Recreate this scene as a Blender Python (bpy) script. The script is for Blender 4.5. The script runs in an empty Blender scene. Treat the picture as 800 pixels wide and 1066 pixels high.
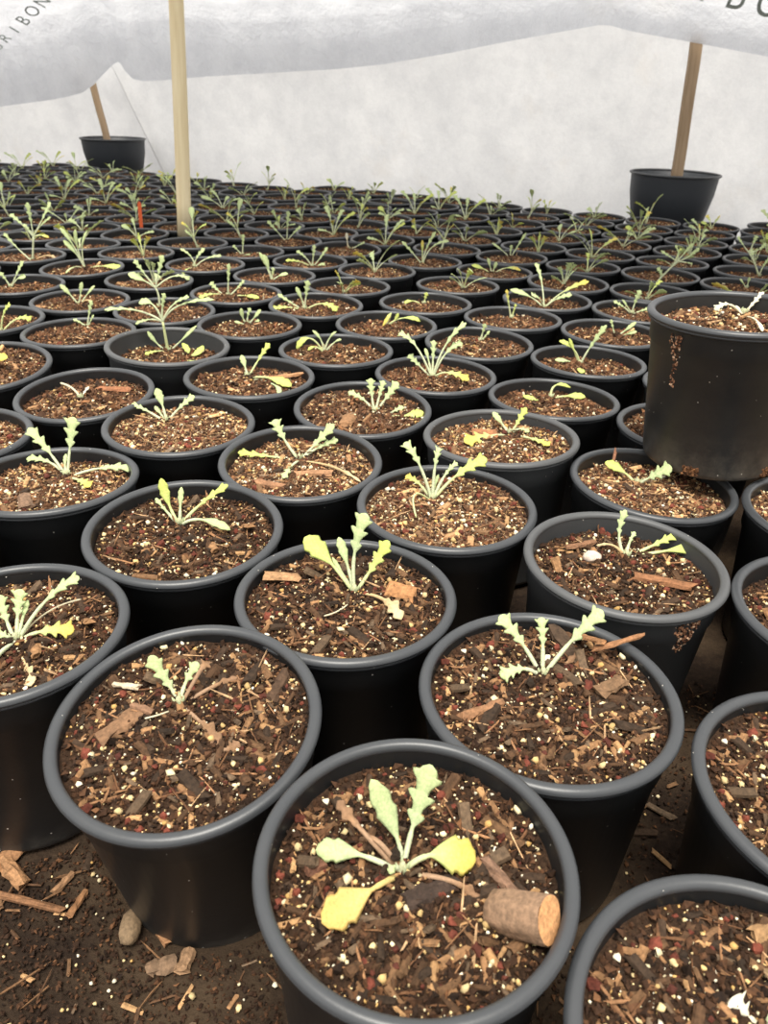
# pots of seedlings set out in rows under a white fleece cover
import bpy, bmesh, math
import numpy as np

CAM_F=781.197
CAM_R=(0.99941, 0.01689, 0.03006);CAM_U=(-0.03448, 0.4896, 0.87127);CAM_W=(0.0, 0.87179, -0.48989);CAM_H=3.9005
# grid row, grid column: rim centre x, y, size, lean x, lean y, soil depth   (all in pot radii)
POTS={
 (-2,-2):(1.930,1.836,1.000,-0.000,0.000,0.160),
 (-2,-1):(0.250,2.766,0.944,0.000,0.000,0.190),
 (-2,0):(-1.363,3.920,0.988,-0.041,-0.102,0.130),
 (-2,1):(-3.073,4.845,0.999,-0.001,0.022,0.170),
 (-2,2):(-4.804,5.811,1.000,-0.008,-0.011,0.218),
 (-1,-2):(3.109,3.422,1.000,0.000,-0.000,0.150),
 (-1,-1):(1.290,4.310,1.002,-0.005,0.009,0.130),
 (-1,0):(-0.312,5.451,1.004,-0.002,0.029,0.150),
 (-1,1):(-2.007,6.489,1.009,0.011,-0.035,0.180),
 (-1,2):(-3.796,7.508,0.998,-0.005,0.068,0.193),
 (-1,3):(-5.474,8.548,1.000,0.014,0.010,0.178),
 (0,-2):(4.163,5.431,1.000,0.000,-0.000,0.220),
 (0,-1):(2.364,6.200,0.996,0.007,0.007,0.240),
 (0,0):(0.681,7.192,1.001,-0.001,0.000,0.140),
 (0,1):(-1.024,8.172,1.004,0.004,-0.036,0.200),
 (0,2):(-2.738,9.159,1.006,0.009,-0.014,0.171),
 (0,3):(-4.373,10.209,0.992,-0.021,-0.055,0.211),
 (0,4):(-6.296,11.198,1.003,0.009,-0.085,0.137),
 (1,-2):(4.993,7.263,1.000,-0.000,0.000,0.163),
 (1,-1):(3.173,7.981,0.985,0.035,0.009,0.200),
 (1,0):(1.484,9.023,1.030,-0.029,0.038,0.170),
 (1,1):(-0.351,9.986,0.998,0.004,-0.038,0.138),
 (1,2):(-2.137,11.050,1.018,0.008,0.009,0.209),
 (1,3):(-3.731,12.318,1.043,0.039,-0.007,0.340),
 (1,4):(-5.555,13.178,1.000,-0.002,0.014,0.137),
 (1,5):(-7.451,13.735,1.000,-0.014,-0.011,0.196),
 (1,6):(-9.103,14.819,1.000,-0.020,-0.019,0.157),
 (2,-2):(6.024,8.949,1.000,0.009,-0.001,0.131),
 (2,-1):(4.176,9.667,1.000,-0.008,0.016,0.155),
 (2,0):(2.478,10.676,0.992,0.005,0.044,0.220),
 (2,1):(0.750,11.566,0.993,0.003,0.018,0.171),
 (2,2):(-0.921,12.611,1.006,-0.002,0.019,0.200),
 (2,3):(-2.654,14.016,1.000,-0.001,0.008,0.210),
 (2,4):(-4.467,14.805,1.000,0.016,-0.010,0.141),
 (2,5):(-6.354,15.383,0.998,-0.005,-0.000,0.154),
 (2,6):(-8.162,16.556,1.000,0.000,0.003,0.233),
 (2,7):(-10.125,17.700,1.000,-0.013,0.001,0.231),
 (3,-2):(6.889,10.726,1.000,0.018,-0.014,0.185),
 (3,-1):(5.047,11.441,1.000,-0.012,0.009,0.224),
 (3,0):(3.405,12.533,0.995,0.003,0.030,0.235),
 (3,1):(1.611,13.345,1.000,0.002,-0.012,0.196),
 (3,2):(-0.078,14.350,0.998,0.002,-0.003,0.228),
 (3,3):(-1.558,15.644,1.000,-0.001,-0.020,0.162),
 (3,4):(-3.366,16.431,1.000,-0.001,0.003,0.136),
 (3,5):(-5.519,17.381,1.000,0.013,0.003,0.223),
 (3,6):(-7.462,18.492,0.994,-0.025,-0.016,0.179),
 (3,7):(-9.320,19.607,1.000,-0.003,0.005,0.158),
 (3,8):(-11.086,20.560,1.000,-0.006,-0.004,0.190),
 (4,-2):(7.763,12.498,1.000,0.018,-0.014,0.165),
 (4,-1):(5.919,13.214,1.000,-0.006,0.000,0.162),
 (4,0):(4.264,14.307,1.000,0.008,0.004,0.197),
 (4,1):(2.455,15.122,1.002,-0.006,0.020,0.203),
 (4,2):(0.728,16.093,1.006,-0.005,0.012,0.226),
 (4,3):(-1.001,17.552,0.989,-0.001,0.012,0.230),
 (4,4):(-2.802,18.306,0.998,-0.003,0.012,0.196),
 (4,5):(-4.672,19.275,1.000,-0.006,0.005,0.159),
 (4,6):(-6.759,20.471,0.998,-0.006,0.010,0.160),
 (4,7):(-8.498,21.404,1.000,-0.004,0.019,0.206),
 (4,8):(-10.232,22.351,1.000,0.008,0.019,0.239),
 (4,9):(-11.912,23.391,1.000,-0.019,0.012,0.228),
 (4,10):(-13.651,24.329,1.000,-0.003,-0.005,0.144),
 (5,-1):(6.900,14.929,1.000,0.017,0.002,0.132),
 (5,0):(5.252,16.018,1.000,0.016,0.005,0.187),
 (5,1):(3.444,16.817,1.000,0.001,-0.003,0.225),
 (5,2):(1.549,17.978,0.996,0.001,0.016,0.151),
 (5,3):(-0.386,19.265,0.996,0.002,0.002,0.159),
 (5,4):(-2.146,20.162,0.994,-0.001,-0.006,0.216),
 (5,5):(-3.928,21.106,1.000,-0.019,0.007,0.227),
 (5,6):(-5.665,22.113,1.000,0.001,0.008,0.208),
 (5,7):(-7.624,23.176,1.000,-0.017,-0.014,0.225),
 (5,8):(-9.358,24.124,1.000,0.010,0.008,0.202),
 (5,9):(-11.038,25.163,1.000,0.012,-0.014,0.173),
 (5,10):(-12.777,26.102,1.000,-0.000,0.014,0.168),
 (5,11):(-14.520,27.073,1.000,-0.009,-0.004,0.208),
 (6,-1):(7.791,16.861,1.000,-0.017,-0.013,0.215),
 (6,0):(6.085,17.859,1.000,0.007,-0.002,0.221),
 (6,1):(4.262,18.621,1.000,0.005,-0.019,0.198),
 (6,2):(2.599,19.678,0.995,0.008,0.003,0.157),
 (6,3):(0.857,20.604,1.002,-0.001,0.001,0.155),
 (6,4):(-1.309,21.949,1.004,0.005,-0.035,0.190),
 (6,5):(-3.057,22.879,1.000,-0.006,-0.012,0.152),
 (6,6):(-4.759,23.883,1.000,0.005,0.008,0.164),
 (6,7):(-6.585,24.877,1.000,-0.010,-0.010,0.133),
 (6,8):(-8.424,25.892,1.000,0.019,0.012,0.153),
 (6,9):(-10.117,26.911,1.000,-0.006,0.018,0.177),
 (6,10):(-11.884,27.864,1.000,0.009,-0.010,0.218),
 (6,11):(-13.611,28.850,1.000,-0.008,-0.002,0.233),
 (6,12):(-15.349,29.851,1.000,0.001,-0.011,0.218),
 (7,-1):(8.579,18.889,1.000,0.012,0.011,0.200),
 (7,0):(6.883,19.904,1.000,0.002,-0.011,0.170),
 (7,1):(5.058,20.663,1.000,-0.006,0.014,0.192),
 (7,2):(3.278,21.536,1.007,-0.009,-0.005,0.170),
 (7,3):(1.544,22.513,1.000,0.010,0.003,0.149),
 (7,4):(-0.329,23.670,1.000,-0.002,-0.019,0.210),
 (7,5):(-2.076,24.594,1.000,-0.009,-0.018,0.164),
 (7,6):(-3.865,25.646,1.000,-0.001,0.013,0.202),
 (7,7):(-5.654,26.668,1.000,-0.008,-0.008,0.190),
 (7,8):(-7.425,27.664,1.000,-0.017,0.008,0.184),
 (7,9):(-9.232,28.678,1.000,-0.013,-0.018,0.209),
 (7,10):(-10.960,29.637,1.000,0.017,-0.019,0.145),
 (7,11):(-12.687,30.597,1.000,-0.013,-0.019,0.183),
 (7,12):(-14.464,31.617,1.000,-0.007,0.019,0.142),
 (7,13):(-16.197,32.641,1.000,0.016,-0.006,0.175),
 (7,14):(-17.950,33.553,1.000,-0.005,0.007,0.186),
 (8,-1):(9.539,20.616,1.000,0.005,0.014,0.220),
 (8,0):(7.754,21.678,1.000,0.005,0.017,0.158),
 (8,1):(5.935,22.450,1.000,0.009,0.006,0.202),
 (8,2):(4.164,23.326,1.000,0.005,0.004,0.224),
 (8,3):(2.345,24.319,1.000,0.001,-0.019,0.153),
 (8,4):(0.673,25.373,1.000,0.006,-0.018,0.138),
 (8,5):(-1.144,26.337,1.000,0.013,-0.014,0.205),
 (8,6):(-2.937,27.390,1.000,-0.019,-0.007,0.147),
 (8,7):(-4.687,28.391,1.000,-0.008,0.017,0.145),
 (8,8):(-6.475,29.450,1.000,-0.008,-0.012,0.161),
 (8,9):(-8.221,30.375,1.000,0.011,0.018,0.199),
 (8,10):(-10.036,31.415,1.000,-0.005,-0.008,0.185),
 (8,11):(-11.858,32.390,1.000,0.000,-0.010,0.160),
 (8,12):(-13.557,33.400,1.000,-0.008,0.004,0.135),
 (8,13):(-15.269,34.386,1.000,-0.006,0.014,0.212),
 (8,14):(-17.066,35.338,1.000,0.010,-0.008,0.165),
 (8,15):(-18.788,36.307,1.000,0.006,-0.010,0.153),
 (9,-1):(10.452,22.369,1.000,-0.008,-0.002,0.192),
 (9,0):(8.739,23.391,1.000,-0.012,-0.011,0.179),
 (9,1):(6.902,24.174,1.000,-0.013,-0.009,0.139),
 (9,2):(5.106,25.071,1.000,-0.001,-0.011,0.153),
 (9,3):(3.262,26.070,1.000,0.003,0.016,0.231),
 (9,4):(1.578,27.130,1.000,0.015,0.001,0.217),
 (9,5):(-0.330,28.137,1.000,0.020,0.006,0.145),
 (9,6):(-2.082,29.172,1.000,0.017,0.017,0.160),
 (9,7):(-3.798,30.156,1.000,-0.011,0.003,0.160),
 (9,8):(-5.523,31.181,1.000,0.012,0.003,0.186),
 (9,9):(-7.336,32.142,1.000,-0.011,0.016,0.226),
 (9,10):(-9.110,33.161,1.000,-0.007,-0.013,0.189),
 (9,11):(-10.915,34.162,1.000,-0.009,-0.007,0.138),
 (9,12):(-12.629,35.144,1.000,0.018,-0.003,0.233),
 (9,13):(-14.385,36.153,1.000,0.007,-0.018,0.144),
 (9,14):(-16.153,37.090,1.000,-0.008,0.001,0.179),
 (9,15):(-17.892,38.076,1.000,-0.004,-0.011,0.205),
 (9,16):(-19.702,39.101,1.000,0.019,-0.016,0.200),
 (10,-1):(11.315,24.146,1.000,-0.009,-0.018,0.164),
 (10,0):(9.619,25.160,1.000,0.017,-0.001,0.192),
 (10,1):(7.800,25.934,1.000,-0.009,0.007,0.196),
 (10,2):(6.002,26.832,1.000,0.016,0.011,0.137),
 (10,3):(4.265,27.772,1.000,-0.015,-0.010,0.226),
 (10,4):(2.469,28.893,1.000,-0.019,-0.015,0.174),
 (10,5):(0.661,29.847,1.000,-0.007,0.003,0.178),
 (10,6):(-1.092,30.881,1.000,-0.005,0.018,0.182),
 (10,7):(-2.868,31.899,1.000,-0.003,0.011,0.220),
 (10,8):(-4.587,32.921,1.000,-0.006,-0.017,0.173),
 (10,9):(-6.428,33.897,1.000,-0.007,-0.012,0.234),
 (10,10):(-8.175,34.953,1.000,-0.000,-0.001,0.187),
 (10,11):(-9.995,35.931,1.000,0.020,0.006,0.211),
 (10,12):(-11.719,36.898,1.000,0.004,-0.005,0.214),
 (10,13):(-13.450,37.894,1.000,0.016,0.005,0.140),
 (10,14):(-15.288,38.867,1.000,0.004,0.017,0.192),
 (10,15):(-17.006,39.842,1.000,0.006,0.005,0.147),
 (10,16):(-18.717,40.830,1.000,-0.020,0.019,0.166),
 (10,17):(-20.540,41.804,1.000,0.019,0.007,0.184),
 (10,18):(-22.235,42.820,1.000,-0.004,-0.008,0.163),
 (11,-1):(12.214,25.905,1.000,-0.016,0.005,0.239),
 (11,0):(10.514,26.921,1.000,-0.015,0.008,0.165),
 (11,1):(8.686,27.700,1.000,0.002,-0.017,0.166),
 (11,2):(6.898,28.593,1.000,-0.006,0.012,0.192),
 (11,3):(5.100,29.563,1.000,0.017,0.005,0.157),
 (11,4):(3.423,30.624,1.000,0.006,0.006,0.235),
 (11,5):(1.565,31.604,1.000,-0.015,-0.012,0.237),
 (11,6):(-0.135,32.610,1.000,0.009,0.017,0.196),
 (11,7):(-1.990,33.669,1.000,0.001,-0.005,0.222),
 (11,8):(-3.688,34.680,1.000,0.004,0.007,0.174),
 (11,9):(-5.445,35.622,1.000,0.013,-0.001,0.176),
 (11,10):(-7.211,36.685,1.000,0.005,0.019,0.169),
 (11,11):(-9.025,37.652,1.000,0.001,-0.005,0.228),
 (11,12):(-10.750,38.620,1.000,0.005,0.002,0.217),
 (11,13):(-12.591,39.673,1.000,0.003,-0.003,0.132),
 (11,14):(-14.336,40.599,1.000,0.005,-0.008,0.149),
 (11,15):(-16.110,41.603,1.000,0.007,0.016,0.182),
 (11,16):(-17.907,42.632,1.000,0.009,-0.008,0.189),
 (12,-1):(13.081,27.681,1.000,-0.004,-0.019,0.181),
 (12,0):(11.385,28.695,1.000,-0.006,-0.016,0.170),
 (12,1):(9.536,29.487,1.000,-0.001,-0.019,0.138),
 (12,2):(7.767,30.368,1.000,0.002,-0.003,0.151),
 (12,3):(5.946,31.349,1.000,-0.009,0.002,0.233),
 (12,4):(4.186,32.446,1.000,0.013,0.009,0.203),
 (12,5):(2.436,33.377,1.000,0.019,-0.015,0.172),
 (12,6):(0.736,34.384,1.000,-0.008,0.012,0.162),
 (12,7):(-0.979,35.366,1.000,-0.003,0.010,0.137),
 (12,8):(-2.730,36.408,1.000,-0.000,-0.004,0.147),
 (13,-1):(14.036,29.411,1.000,-0.019,0.012,0.225),
}
PLANTS={
 (-2, -1):[
  ('spat',0.13,0,[-0.071,0.031,-0.201],[-0.106,0.156,-0.047],[-0.273,0.281,0.3]),
  ('lobed',0.17,0,[-0.071,0.031,-0.201],[-0.017,0.181,0.032],[0.074,0.331,0.381]),
  ('spat',0.2,1,[-0.071,0.031,-0.201],[0.095,0.047,-0.039],[0.355,0.062,-0.101]),
  ('spat',0.19,3,[-0.071,0.031,-0.201],[-0.257,-0.157,-0.088],[-0.508,-0.345,-0.101]),
  ('spat',0.13,0,[-0.071,0.031,-0.201],[-0.321,0.064,-0.085],[-0.583,0.097,-0.101]),
  ('dry',0.09,0,[-0.071,0.031,-0.201],[-0.312,0.141,0.026],[-0.467,0.251,0.142]),
  ('dry',0.07,0,[-0.071,0.031,-0.201],[0.205,-0.067,-0.11],[0.363,-0.165,-0.151]),
  ('dry',0.05,0,[-0.071,0.031,-0.201],[-0.226,0.112,-0.016],[-0.326,0.193,-0.151]),
  ('spat',0.05,0,[-0.071,0.031,-0.201],[-0.118,-0.005,-0.086],[-0.144,-0.041,-0.101]),
 ],
 (-2, 0):[
  ('lobed',0.12,0,[-0.108,0.207,-0.128],[-0.193,0.317,-0.054],[-0.342,0.427,0.172]),
  ('lobed',0.1,0,[-0.108,0.207,-0.128],[-0.08,0.317,-0.011],[0.013,0.427,0.103]),
  ('dry',0.06,0,[-0.108,0.207,-0.128],[0.096,0.317,-0.06],[0.292,0.427,-0.055]),
  ('dry',0.14,0,[-0.108,0.207,-0.128],[0.079,0.018,-0.057],[0.269,-0.172,-0.078]),
  ('thin',0.02,5,[-0.108,0.207,-0.128],[-0.187,0.082,-0.058],[-0.301,0.008,-0.028]),
  ('dry',0.1,0,[0.234,-0.145,-0.108],[0.316,-0.213,-0.088],[0.398,-0.148,-0.078]),
  ('dry',0.1,0,[-0.108,0.207,-0.128],[0.054,0.317,0.127],[0.084,0.427,0.088]),
 ],
 (-1, -1):[
  ('lobed',0.13,0,[0.01,0.263,-0.13],[-0.153,0.373,0.109],[-0.346,0.483,0.301]),
  ('lobed',0.1,0,[0.01,0.263,-0.13],[0.003,0.373,0.116],[-0.017,0.483,0.298]),
  ('lobed',0.14,0,[0.01,0.263,-0.13],[0.224,0.373,0.162],[0.461,0.483,0.38]),
  ('lobed',0.12,0,[0.01,0.263,-0.13],[-0.165,0.203,0.007],[-0.344,0.143,-0.03]),
  ('dry',0.06,0,[0.01,0.263,-0.13],[0.17,0.342,-0.09],[0.346,0.483,-0.015]),
  ('spat',0.05,5,[0.01,0.263,-0.13],[0.021,0.342,-0.059],[0.089,0.421,-0.03]),
 ],
 (-2, 1):[
  ('lobed',0.13,0,[0.076,-0.021,-0.17],[0.075,0.089,0.032],[0.088,0.199,0.22]),
  ('lobed',0.1,0,[0.076,-0.021,-0.17],[0.341,0.089,0.194],[0.598,0.199,0.356]),
  ('lobed',0.14,1,[0.076,-0.021,-0.17],[0.278,0.013,-0.068],[0.543,0.048,-0.07]),
  ('lobed',0.12,0,[0.076,-0.021,-0.17],[-0.027,0.089,-0.028],[-0.106,0.199,0.151]),
  ('spat',0.05,0,[0.076,-0.021,-0.17],[0.106,0.089,-0.009],[0.128,0.199,0.112]),
  ('lobed',0.1,0,[0.076,-0.021,-0.17],[0.023,-0.031,-0.1],[-0.123,0.011,-0.07]),
  ('thin',0.05,0,[0.076,-0.021,-0.17],[0.076,-0.169,-0.097],[0.075,-0.317,-0.07]),
  ('dry',0.13,6,[0.076,-0.021,-0.17],[0.268,-0.301,-0.13],[0.448,-0.581,-0.12]),
  ('thin',0.02,5,[0.076,-0.021,-0.17],[0.304,0.089,0.056],[0.578,0.199,0.138]),
 ],
 (-1, 0):[
  ('spat',0.18,2,[0.067,0.201,-0.151],[-0.156,0.311,0.104],[-0.411,0.421,0.307]),
  ('spat',0.085,0,[0.067,0.201,-0.151],[-0.007,0.311,0.091],[-0.097,0.421,0.32]),
  ('lobed',0.16,0,[0.067,0.201,-0.151],[0.058,0.311,0.23],[0.154,0.421,0.576]),
  ('lobed',0.13,2,[0.067,0.201,-0.151],[0.193,0.311,0.02],[0.365,0.421,0.3]),
  ('spat',0.04,0,[0.067,0.201,-0.151],[-0.04,0.311,-0.03],[-0.156,0.421,0.102]),
  ('dry',0.14,6,[0.067,0.201,-0.151],[0.317,-0.021,-0.04],[0.495,-0.244,-0.101]),
  ('thin',0.02,5,[0.067,0.201,-0.151],[-0.012,-0.118,-0.081],[-0.171,-0.296,-0.051]),
 ],
 (-1, 1):[
  ('spat',0.1,2,[-0.128,0.271,-0.182],[-0.249,0.381,-0.009],[-0.339,0.491,0.259]),
  ('spat',0.06,0,[-0.128,0.271,-0.182],[-0.139,0.381,-0.021],[-0.134,0.491,0.165]),
  ('lobed',0.085,2,[-0.128,0.271,-0.182],[0.067,0.381,0.019],[0.357,0.491,0.216]),
  ('spat',0.085,0,[-0.128,0.271,-0.182],[0.123,0.179,-0.03],[0.443,0.087,-0.082]),
  ('lobed',0.055,0,[-0.128,0.271,-0.182],[-0.279,0.381,-0.09],[-0.424,0.491,0.012]),
 ],
 (0, -1):[
  ('lobed',0.085,0,[0.156,0.377,-0.239],[0.075,0.487,-0.024],[0.128,0.597,0.215]),
  ('lobed',0.06,0,[0.156,0.377,-0.239],[0.198,0.487,-0.121],[0.274,0.597,-0.041]),
  ('lobed',0.1,2,[0.156,0.377,-0.239],[0.445,0.487,-0.132],[0.717,0.597,-0.054]),
  ('spat',0.11,2,[0.156,0.377,-0.239],[0.572,0.43,-0.156],[0.943,0.482,-0.139]),
  ('dry',0.04,6,[0.156,0.377,-0.239],[0.012,0.443,-0.122],[-0.136,0.508,-0.189]),
 ],
 (0, 0):[
  ('lobed',0.12,0,[-0.14,0.268,-0.14],[-0.306,0.378,0.27],[-0.483,0.488,0.477]),
  ('lobed',0.09,0,[-0.14,0.268,-0.14],[-0.128,0.378,0.259],[-0.086,0.488,0.431]),
  ('lobed',0.07,0,[-0.14,0.268,-0.14],[-0.015,0.378,0.137],[0.13,0.488,0.252]),
  ('lobed',0.16,2,[-0.14,0.268,-0.14],[0.115,0.378,0.142],[0.457,0.488,0.318]),
  ('lobed',0.09,1,[-0.14,0.268,-0.14],[-0.284,0.378,0.017],[-0.449,0.488,0.066]),
  ('thin',0.03,2,[-0.14,0.268,-0.14],[-0.352,-0.007,0.09],[-0.336,-0.282,-0.04]),
  ('spat',0.04,0,[-0.14,0.268,-0.14],[-0.119,0.378,-0.013],[-0.072,0.488,0.098]),
 ],
 (1, -1):[
  ('spat',0.13,2,[-0.089,0.223,-0.197],[-0.232,0.333,-0.08],[-0.466,0.443,-0.005]),
  ('lobed',0.18,0,[-0.089,0.223,-0.197],[0.012,0.163,-0.045],[0.223,0.103,0.137]),
  ('dry',0.1,0,[-0.089,0.223,-0.197],[-0.23,0.023,-0.157],[-0.38,-0.081,-0.147]),
 ],
 (1, 0):[
  ('spat',0.085,0,[0.181,0.385,-0.175],[0.083,0.495,-0.046],[-0.045,0.605,0.084]),
  ('lobed',0.1,2,[0.181,0.385,-0.175],[0.271,0.495,-0.06],[0.408,0.605,0.152]),
  ('lobed',0.19,1,[0.181,0.385,-0.175],[-0.119,0.137,-0.078],[-0.48,-0.111,-0.075]),
  ('lobed',0.1,1,[0.181,0.385,-0.175],[0.409,0.092,-0.091],[0.602,-0.201,-0.075]),
  ('lobed',0.08,0,[0.181,0.385,-0.175],[0.286,0.328,-0.052],[0.415,0.272,-0.075]),
 ],
 (0, 1):[
  ('lobed',0.15,0,[-0.057,0.317,-0.201],[-0.256,0.427,0.045],[-0.383,0.537,0.253]),
  ('lobed',0.13,0,[-0.057,0.317,-0.201],[0.103,0.427,-0.047],[0.361,0.537,0.216]),
  ('lobed',0.09,0,[-0.057,0.317,-0.201],[0.151,0.427,-0.071],[0.41,0.537,0.008]),
  ('lobed',0.1,2,[-0.057,0.317,-0.201],[-0.434,0.279,-0.131],[-0.818,0.297,-0.101]),
  ('lobed',0.09,0,[-0.057,0.317,-0.201],[-0.111,-0.001,-0.102],[-0.173,-0.319,-0.101]),
  ('dry',0.05,6,[-0.057,0.317,-0.201],[0.375,0.033,-0.113],[0.738,-0.251,-0.151]),
 ],
 (-1, 2):[
  ('lobed',0.18,0,[0.023,0.402,-0.193],[0.063,0.512,0.157],[0.113,0.622,0.499]),
  ('lobed',0.14,0,[0.023,0.402,-0.193],[-0.185,0.512,0.077],[-0.445,0.622,0.343]),
  ('lobed',0.1,0,[0.023,0.402,-0.193],[-0.207,0.512,-0.041],[-0.534,0.622,-0.046]),
  ('lobed',0.12,0,[0.023,0.402,-0.193],[0.404,0.464,-0.077],[0.789,0.526,-0.093]),
  ('lobed',0.12,1,[0.023,0.402,-0.193],[0.247,0.183,-0.109],[0.474,-0.036,-0.093]),
  ('spat',0.05,0,[0.023,0.402,-0.193],[-0.032,0.512,-0.082],[-0.044,0.622,0.032]),
 ],
 (0, 2):[
  ('spat',0.11,0,[-0.269,0.323,-0.172],[-0.335,0.433,0.034],[-0.43,0.543,0.239]),
  ('lobed',0.08,0,[-0.269,0.323,-0.172],[-0.543,0.433,-0.058],[-0.798,0.543,-0.005]),
  ('lobed',0.11,0,[-0.269,0.323,-0.172],[-0.122,0.433,-0.0],[0.083,0.543,0.153]),
  ('dry',0.07,6,[-0.269,0.323,-0.172],[-0.011,0.25,-0.132],[0.246,0.199,-0.122]),
  ('spat',0.06,0,[-0.269,0.323,-0.172],[-0.369,0.433,-0.094],[-0.481,0.543,-0.025]),
 ],
 (1, 1):[
  ('lobed',0.12,0,[0.172,0.057,-0.138],[0.122,0.167,0.08],[0.093,0.277,0.31]),
  ('lobed',0.1,0,[0.172,0.057,-0.138],[0.225,0.167,0.084],[0.279,0.277,0.284]),
  ('lobed',0.14,0,[0.172,0.057,-0.138],[0.309,0.167,0.044],[0.486,0.277,0.27]),
  ('lobed',0.1,0,[0.172,0.057,-0.138],[0.02,0.167,0.011],[-0.224,0.277,0.092]),
  ('spat',0.14,2,[0.172,0.057,-0.138],[0.58,-0.134,-0.068],[0.855,-0.021,-0.038]),
  ('lobed',0.1,0,[0.398,0.028,-0.118],[0.437,0.016,-0.068],[0.58,0.107,-0.033]),
 ],
 (1, 2):[
  ('spat',0.09,0,[-0.116,0.423,-0.213],[-0.165,0.533,-0.072],[-0.242,0.643,0.098]),
  ('lobed',0.1,2,[-0.116,0.423,-0.213],[0.044,0.533,0.054],[0.221,0.643,0.31]),
  ('spat',0.15,2,[-0.116,0.423,-0.213],[0.269,0.141,-0.091],[0.659,-0.14,-0.113]),
  ('spat',0.08,0,[-0.116,0.423,-0.213],[0.37,-0.048,-0.128],[0.51,-0.518,-0.113]),
 ],
 (2, 1):[
  ('lobed',0.12,0,[-0.037,0.183,-0.17],[-0.332,0.293,0.338],[-0.617,0.403,0.497]),
  ('lobed',0.1,0,[-0.037,0.183,-0.17],[0.153,0.293,0.379],[0.459,0.403,0.709]),
  ('lobed',0.1,0,[-0.037,0.183,-0.17],[-0.04,0.293,0.134],[-0.041,0.403,0.411]),
  ('lobed',0.13,0,[-0.037,0.183,-0.17],[0.163,0.293,0.237],[0.428,0.403,0.38]),
  ('lobed',0.14,1,[-0.037,0.183,-0.17],[0.189,0.035,-0.001],[0.53,-0.113,-0.07]),
  ('lobed',0.12,0,[-0.037,0.183,-0.17],[-0.244,0.293,0.005],[-0.438,0.403,0.157]),
  ('spat',0.06,0,[-0.037,0.183,-0.17],[-0.109,0.293,0.107],[-0.174,0.403,0.275]),
 ],
 (2, 0):[
  ('spat',0.07,2,[0.078,0.512,-0.218],[0.145,0.622,-0.018],[0.421,0.732,-0.077]),
  ('spat',0.12,2,[0.078,0.512,-0.218],[0.299,0.456,-0.13],[0.585,0.4,-0.118]),
  ('spat',0.09,2,[0.078,0.512,-0.218],[-0.162,0.252,-0.148],[-0.39,0.358,-0.118]),
 ],
 (2, 2):[
  ('spat',0.12,2,[-0.239,0.338,-0.201],[-0.483,0.276,0.08],[-0.707,0.214,-0.101]),
  ('spat',0.06,0,[-0.239,0.338,-0.201],[-0.288,0.338,0.031],[-0.437,0.338,0.204]),
  ('spat',0.05,0,[-0.239,0.338,-0.201],[-0.148,0.338,0.061],[-0.021,0.338,0.193]),
  ('spat',0.05,0,[-0.239,0.338,-0.201],[-0.06,0.338,-0.0],[0.067,0.338,0.056]),
  ('spat',0.06,2,[-0.239,0.338,-0.201],[-0.381,0.246,-0.061],[-0.499,0.154,-0.101]),
 ],
 (3, 0):[
  ('lobed',0.1,0,[-0.018,0.402,-0.234],[0.096,0.402,0.083],[0.326,0.402,0.498]),
  ('spat',0.1,2,[-0.018,0.402,-0.234],[-0.178,0.402,0.061],[-0.45,0.402,0.193]),
  ('spat',0.07,2,[-0.018,0.402,-0.234],[-0.143,0.402,-0.003],[-0.283,0.402,0.25]),
  ('spat',0.09,0,[-0.018,0.402,-0.234],[-0.225,0.384,-0.156],[-0.486,0.366,-0.134]),
  ('spat',0.14,2,[-0.018,0.402,-0.234],[-0.099,0.014,-0.16],[-0.186,-0.374,-0.134]),
 ],
 (1, 3):[
  ('stem',0.05,2,[-0.168,0.576,-0.354],[-0.198,0.576,-0.076],[-0.227,0.576,0.198]),
  ('lobed',0.09,0,[-0.227,0.576,0.198],[-0.215,0.576,0.437],[-0.156,0.576,0.689]),
  ('lobed',0.08,0,[-0.227,0.576,0.198],[-0.674,0.576,0.362],[-1.219,0.576,0.329]),
  ('lobed',0.08,0,[-0.227,0.576,0.198],[0.092,0.576,0.507],[0.671,0.576,0.644]),
  ('lobed',0.08,0,[-0.227,0.576,0.198],[-0.028,0.576,0.503],[0.257,0.576,0.659]),
  ('spat',0.13,0,[-0.227,0.576,0.198],[-0.388,0.576,0.491],[-0.613,0.576,0.483]),
  ('lobed',0.07,0,[-0.227,0.576,0.198],[-0.451,0.576,0.22],[-0.706,0.576,0.121]),
  ('spat',0.07,0,[-0.168,0.576,-0.354],[-0.35,0.576,-0.205],[-0.508,0.576,0.006]),
  ('spat',0.07,0,[-0.168,0.576,-0.354],[0.056,0.576,-0.129],[0.36,0.576,0.173]),
  ('lobed',0.08,2,[-0.168,0.576,-0.354],[-0.291,0.344,-0.258],[-0.434,0.111,-0.254]),
  ('spat',0.12,2,[-0.168,0.576,-0.354],[0.293,0.295,-0.284],[0.449,0.576,-0.177]),
  ('spat',0.14,2,[-0.168,0.576,-0.354],[0.294,0.045,-0.284],[0.604,-0.258,-0.254]),
  ('spat',0.1,2,[-0.168,0.576,-0.354],[0.21,0.387,-0.284],[0.084,0.576,-0.159]),
 ],
 (2, 4):[
  ('stem',0.045,0,[-0.267,0.537,-0.141],[-0.255,0.537,0.103],[-0.304,0.537,0.274]),
  ('lobed',0.14,0,[-0.304,0.537,0.274],[-0.219,0.537,0.548],[-0.088,0.537,0.918]),
  ('lobed',0.1,0,[-0.304,0.537,0.274],[-0.497,0.537,0.539],[-0.67,0.537,0.8]),
  ('spat',0.16,0,[-0.304,0.537,0.274],[-0.515,0.537,0.403],[-0.828,0.537,0.528]),
  ('lobed',0.1,0,[-0.304,0.537,0.274],[0.091,0.537,0.525],[0.397,0.537,0.468]),
 ],
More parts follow.
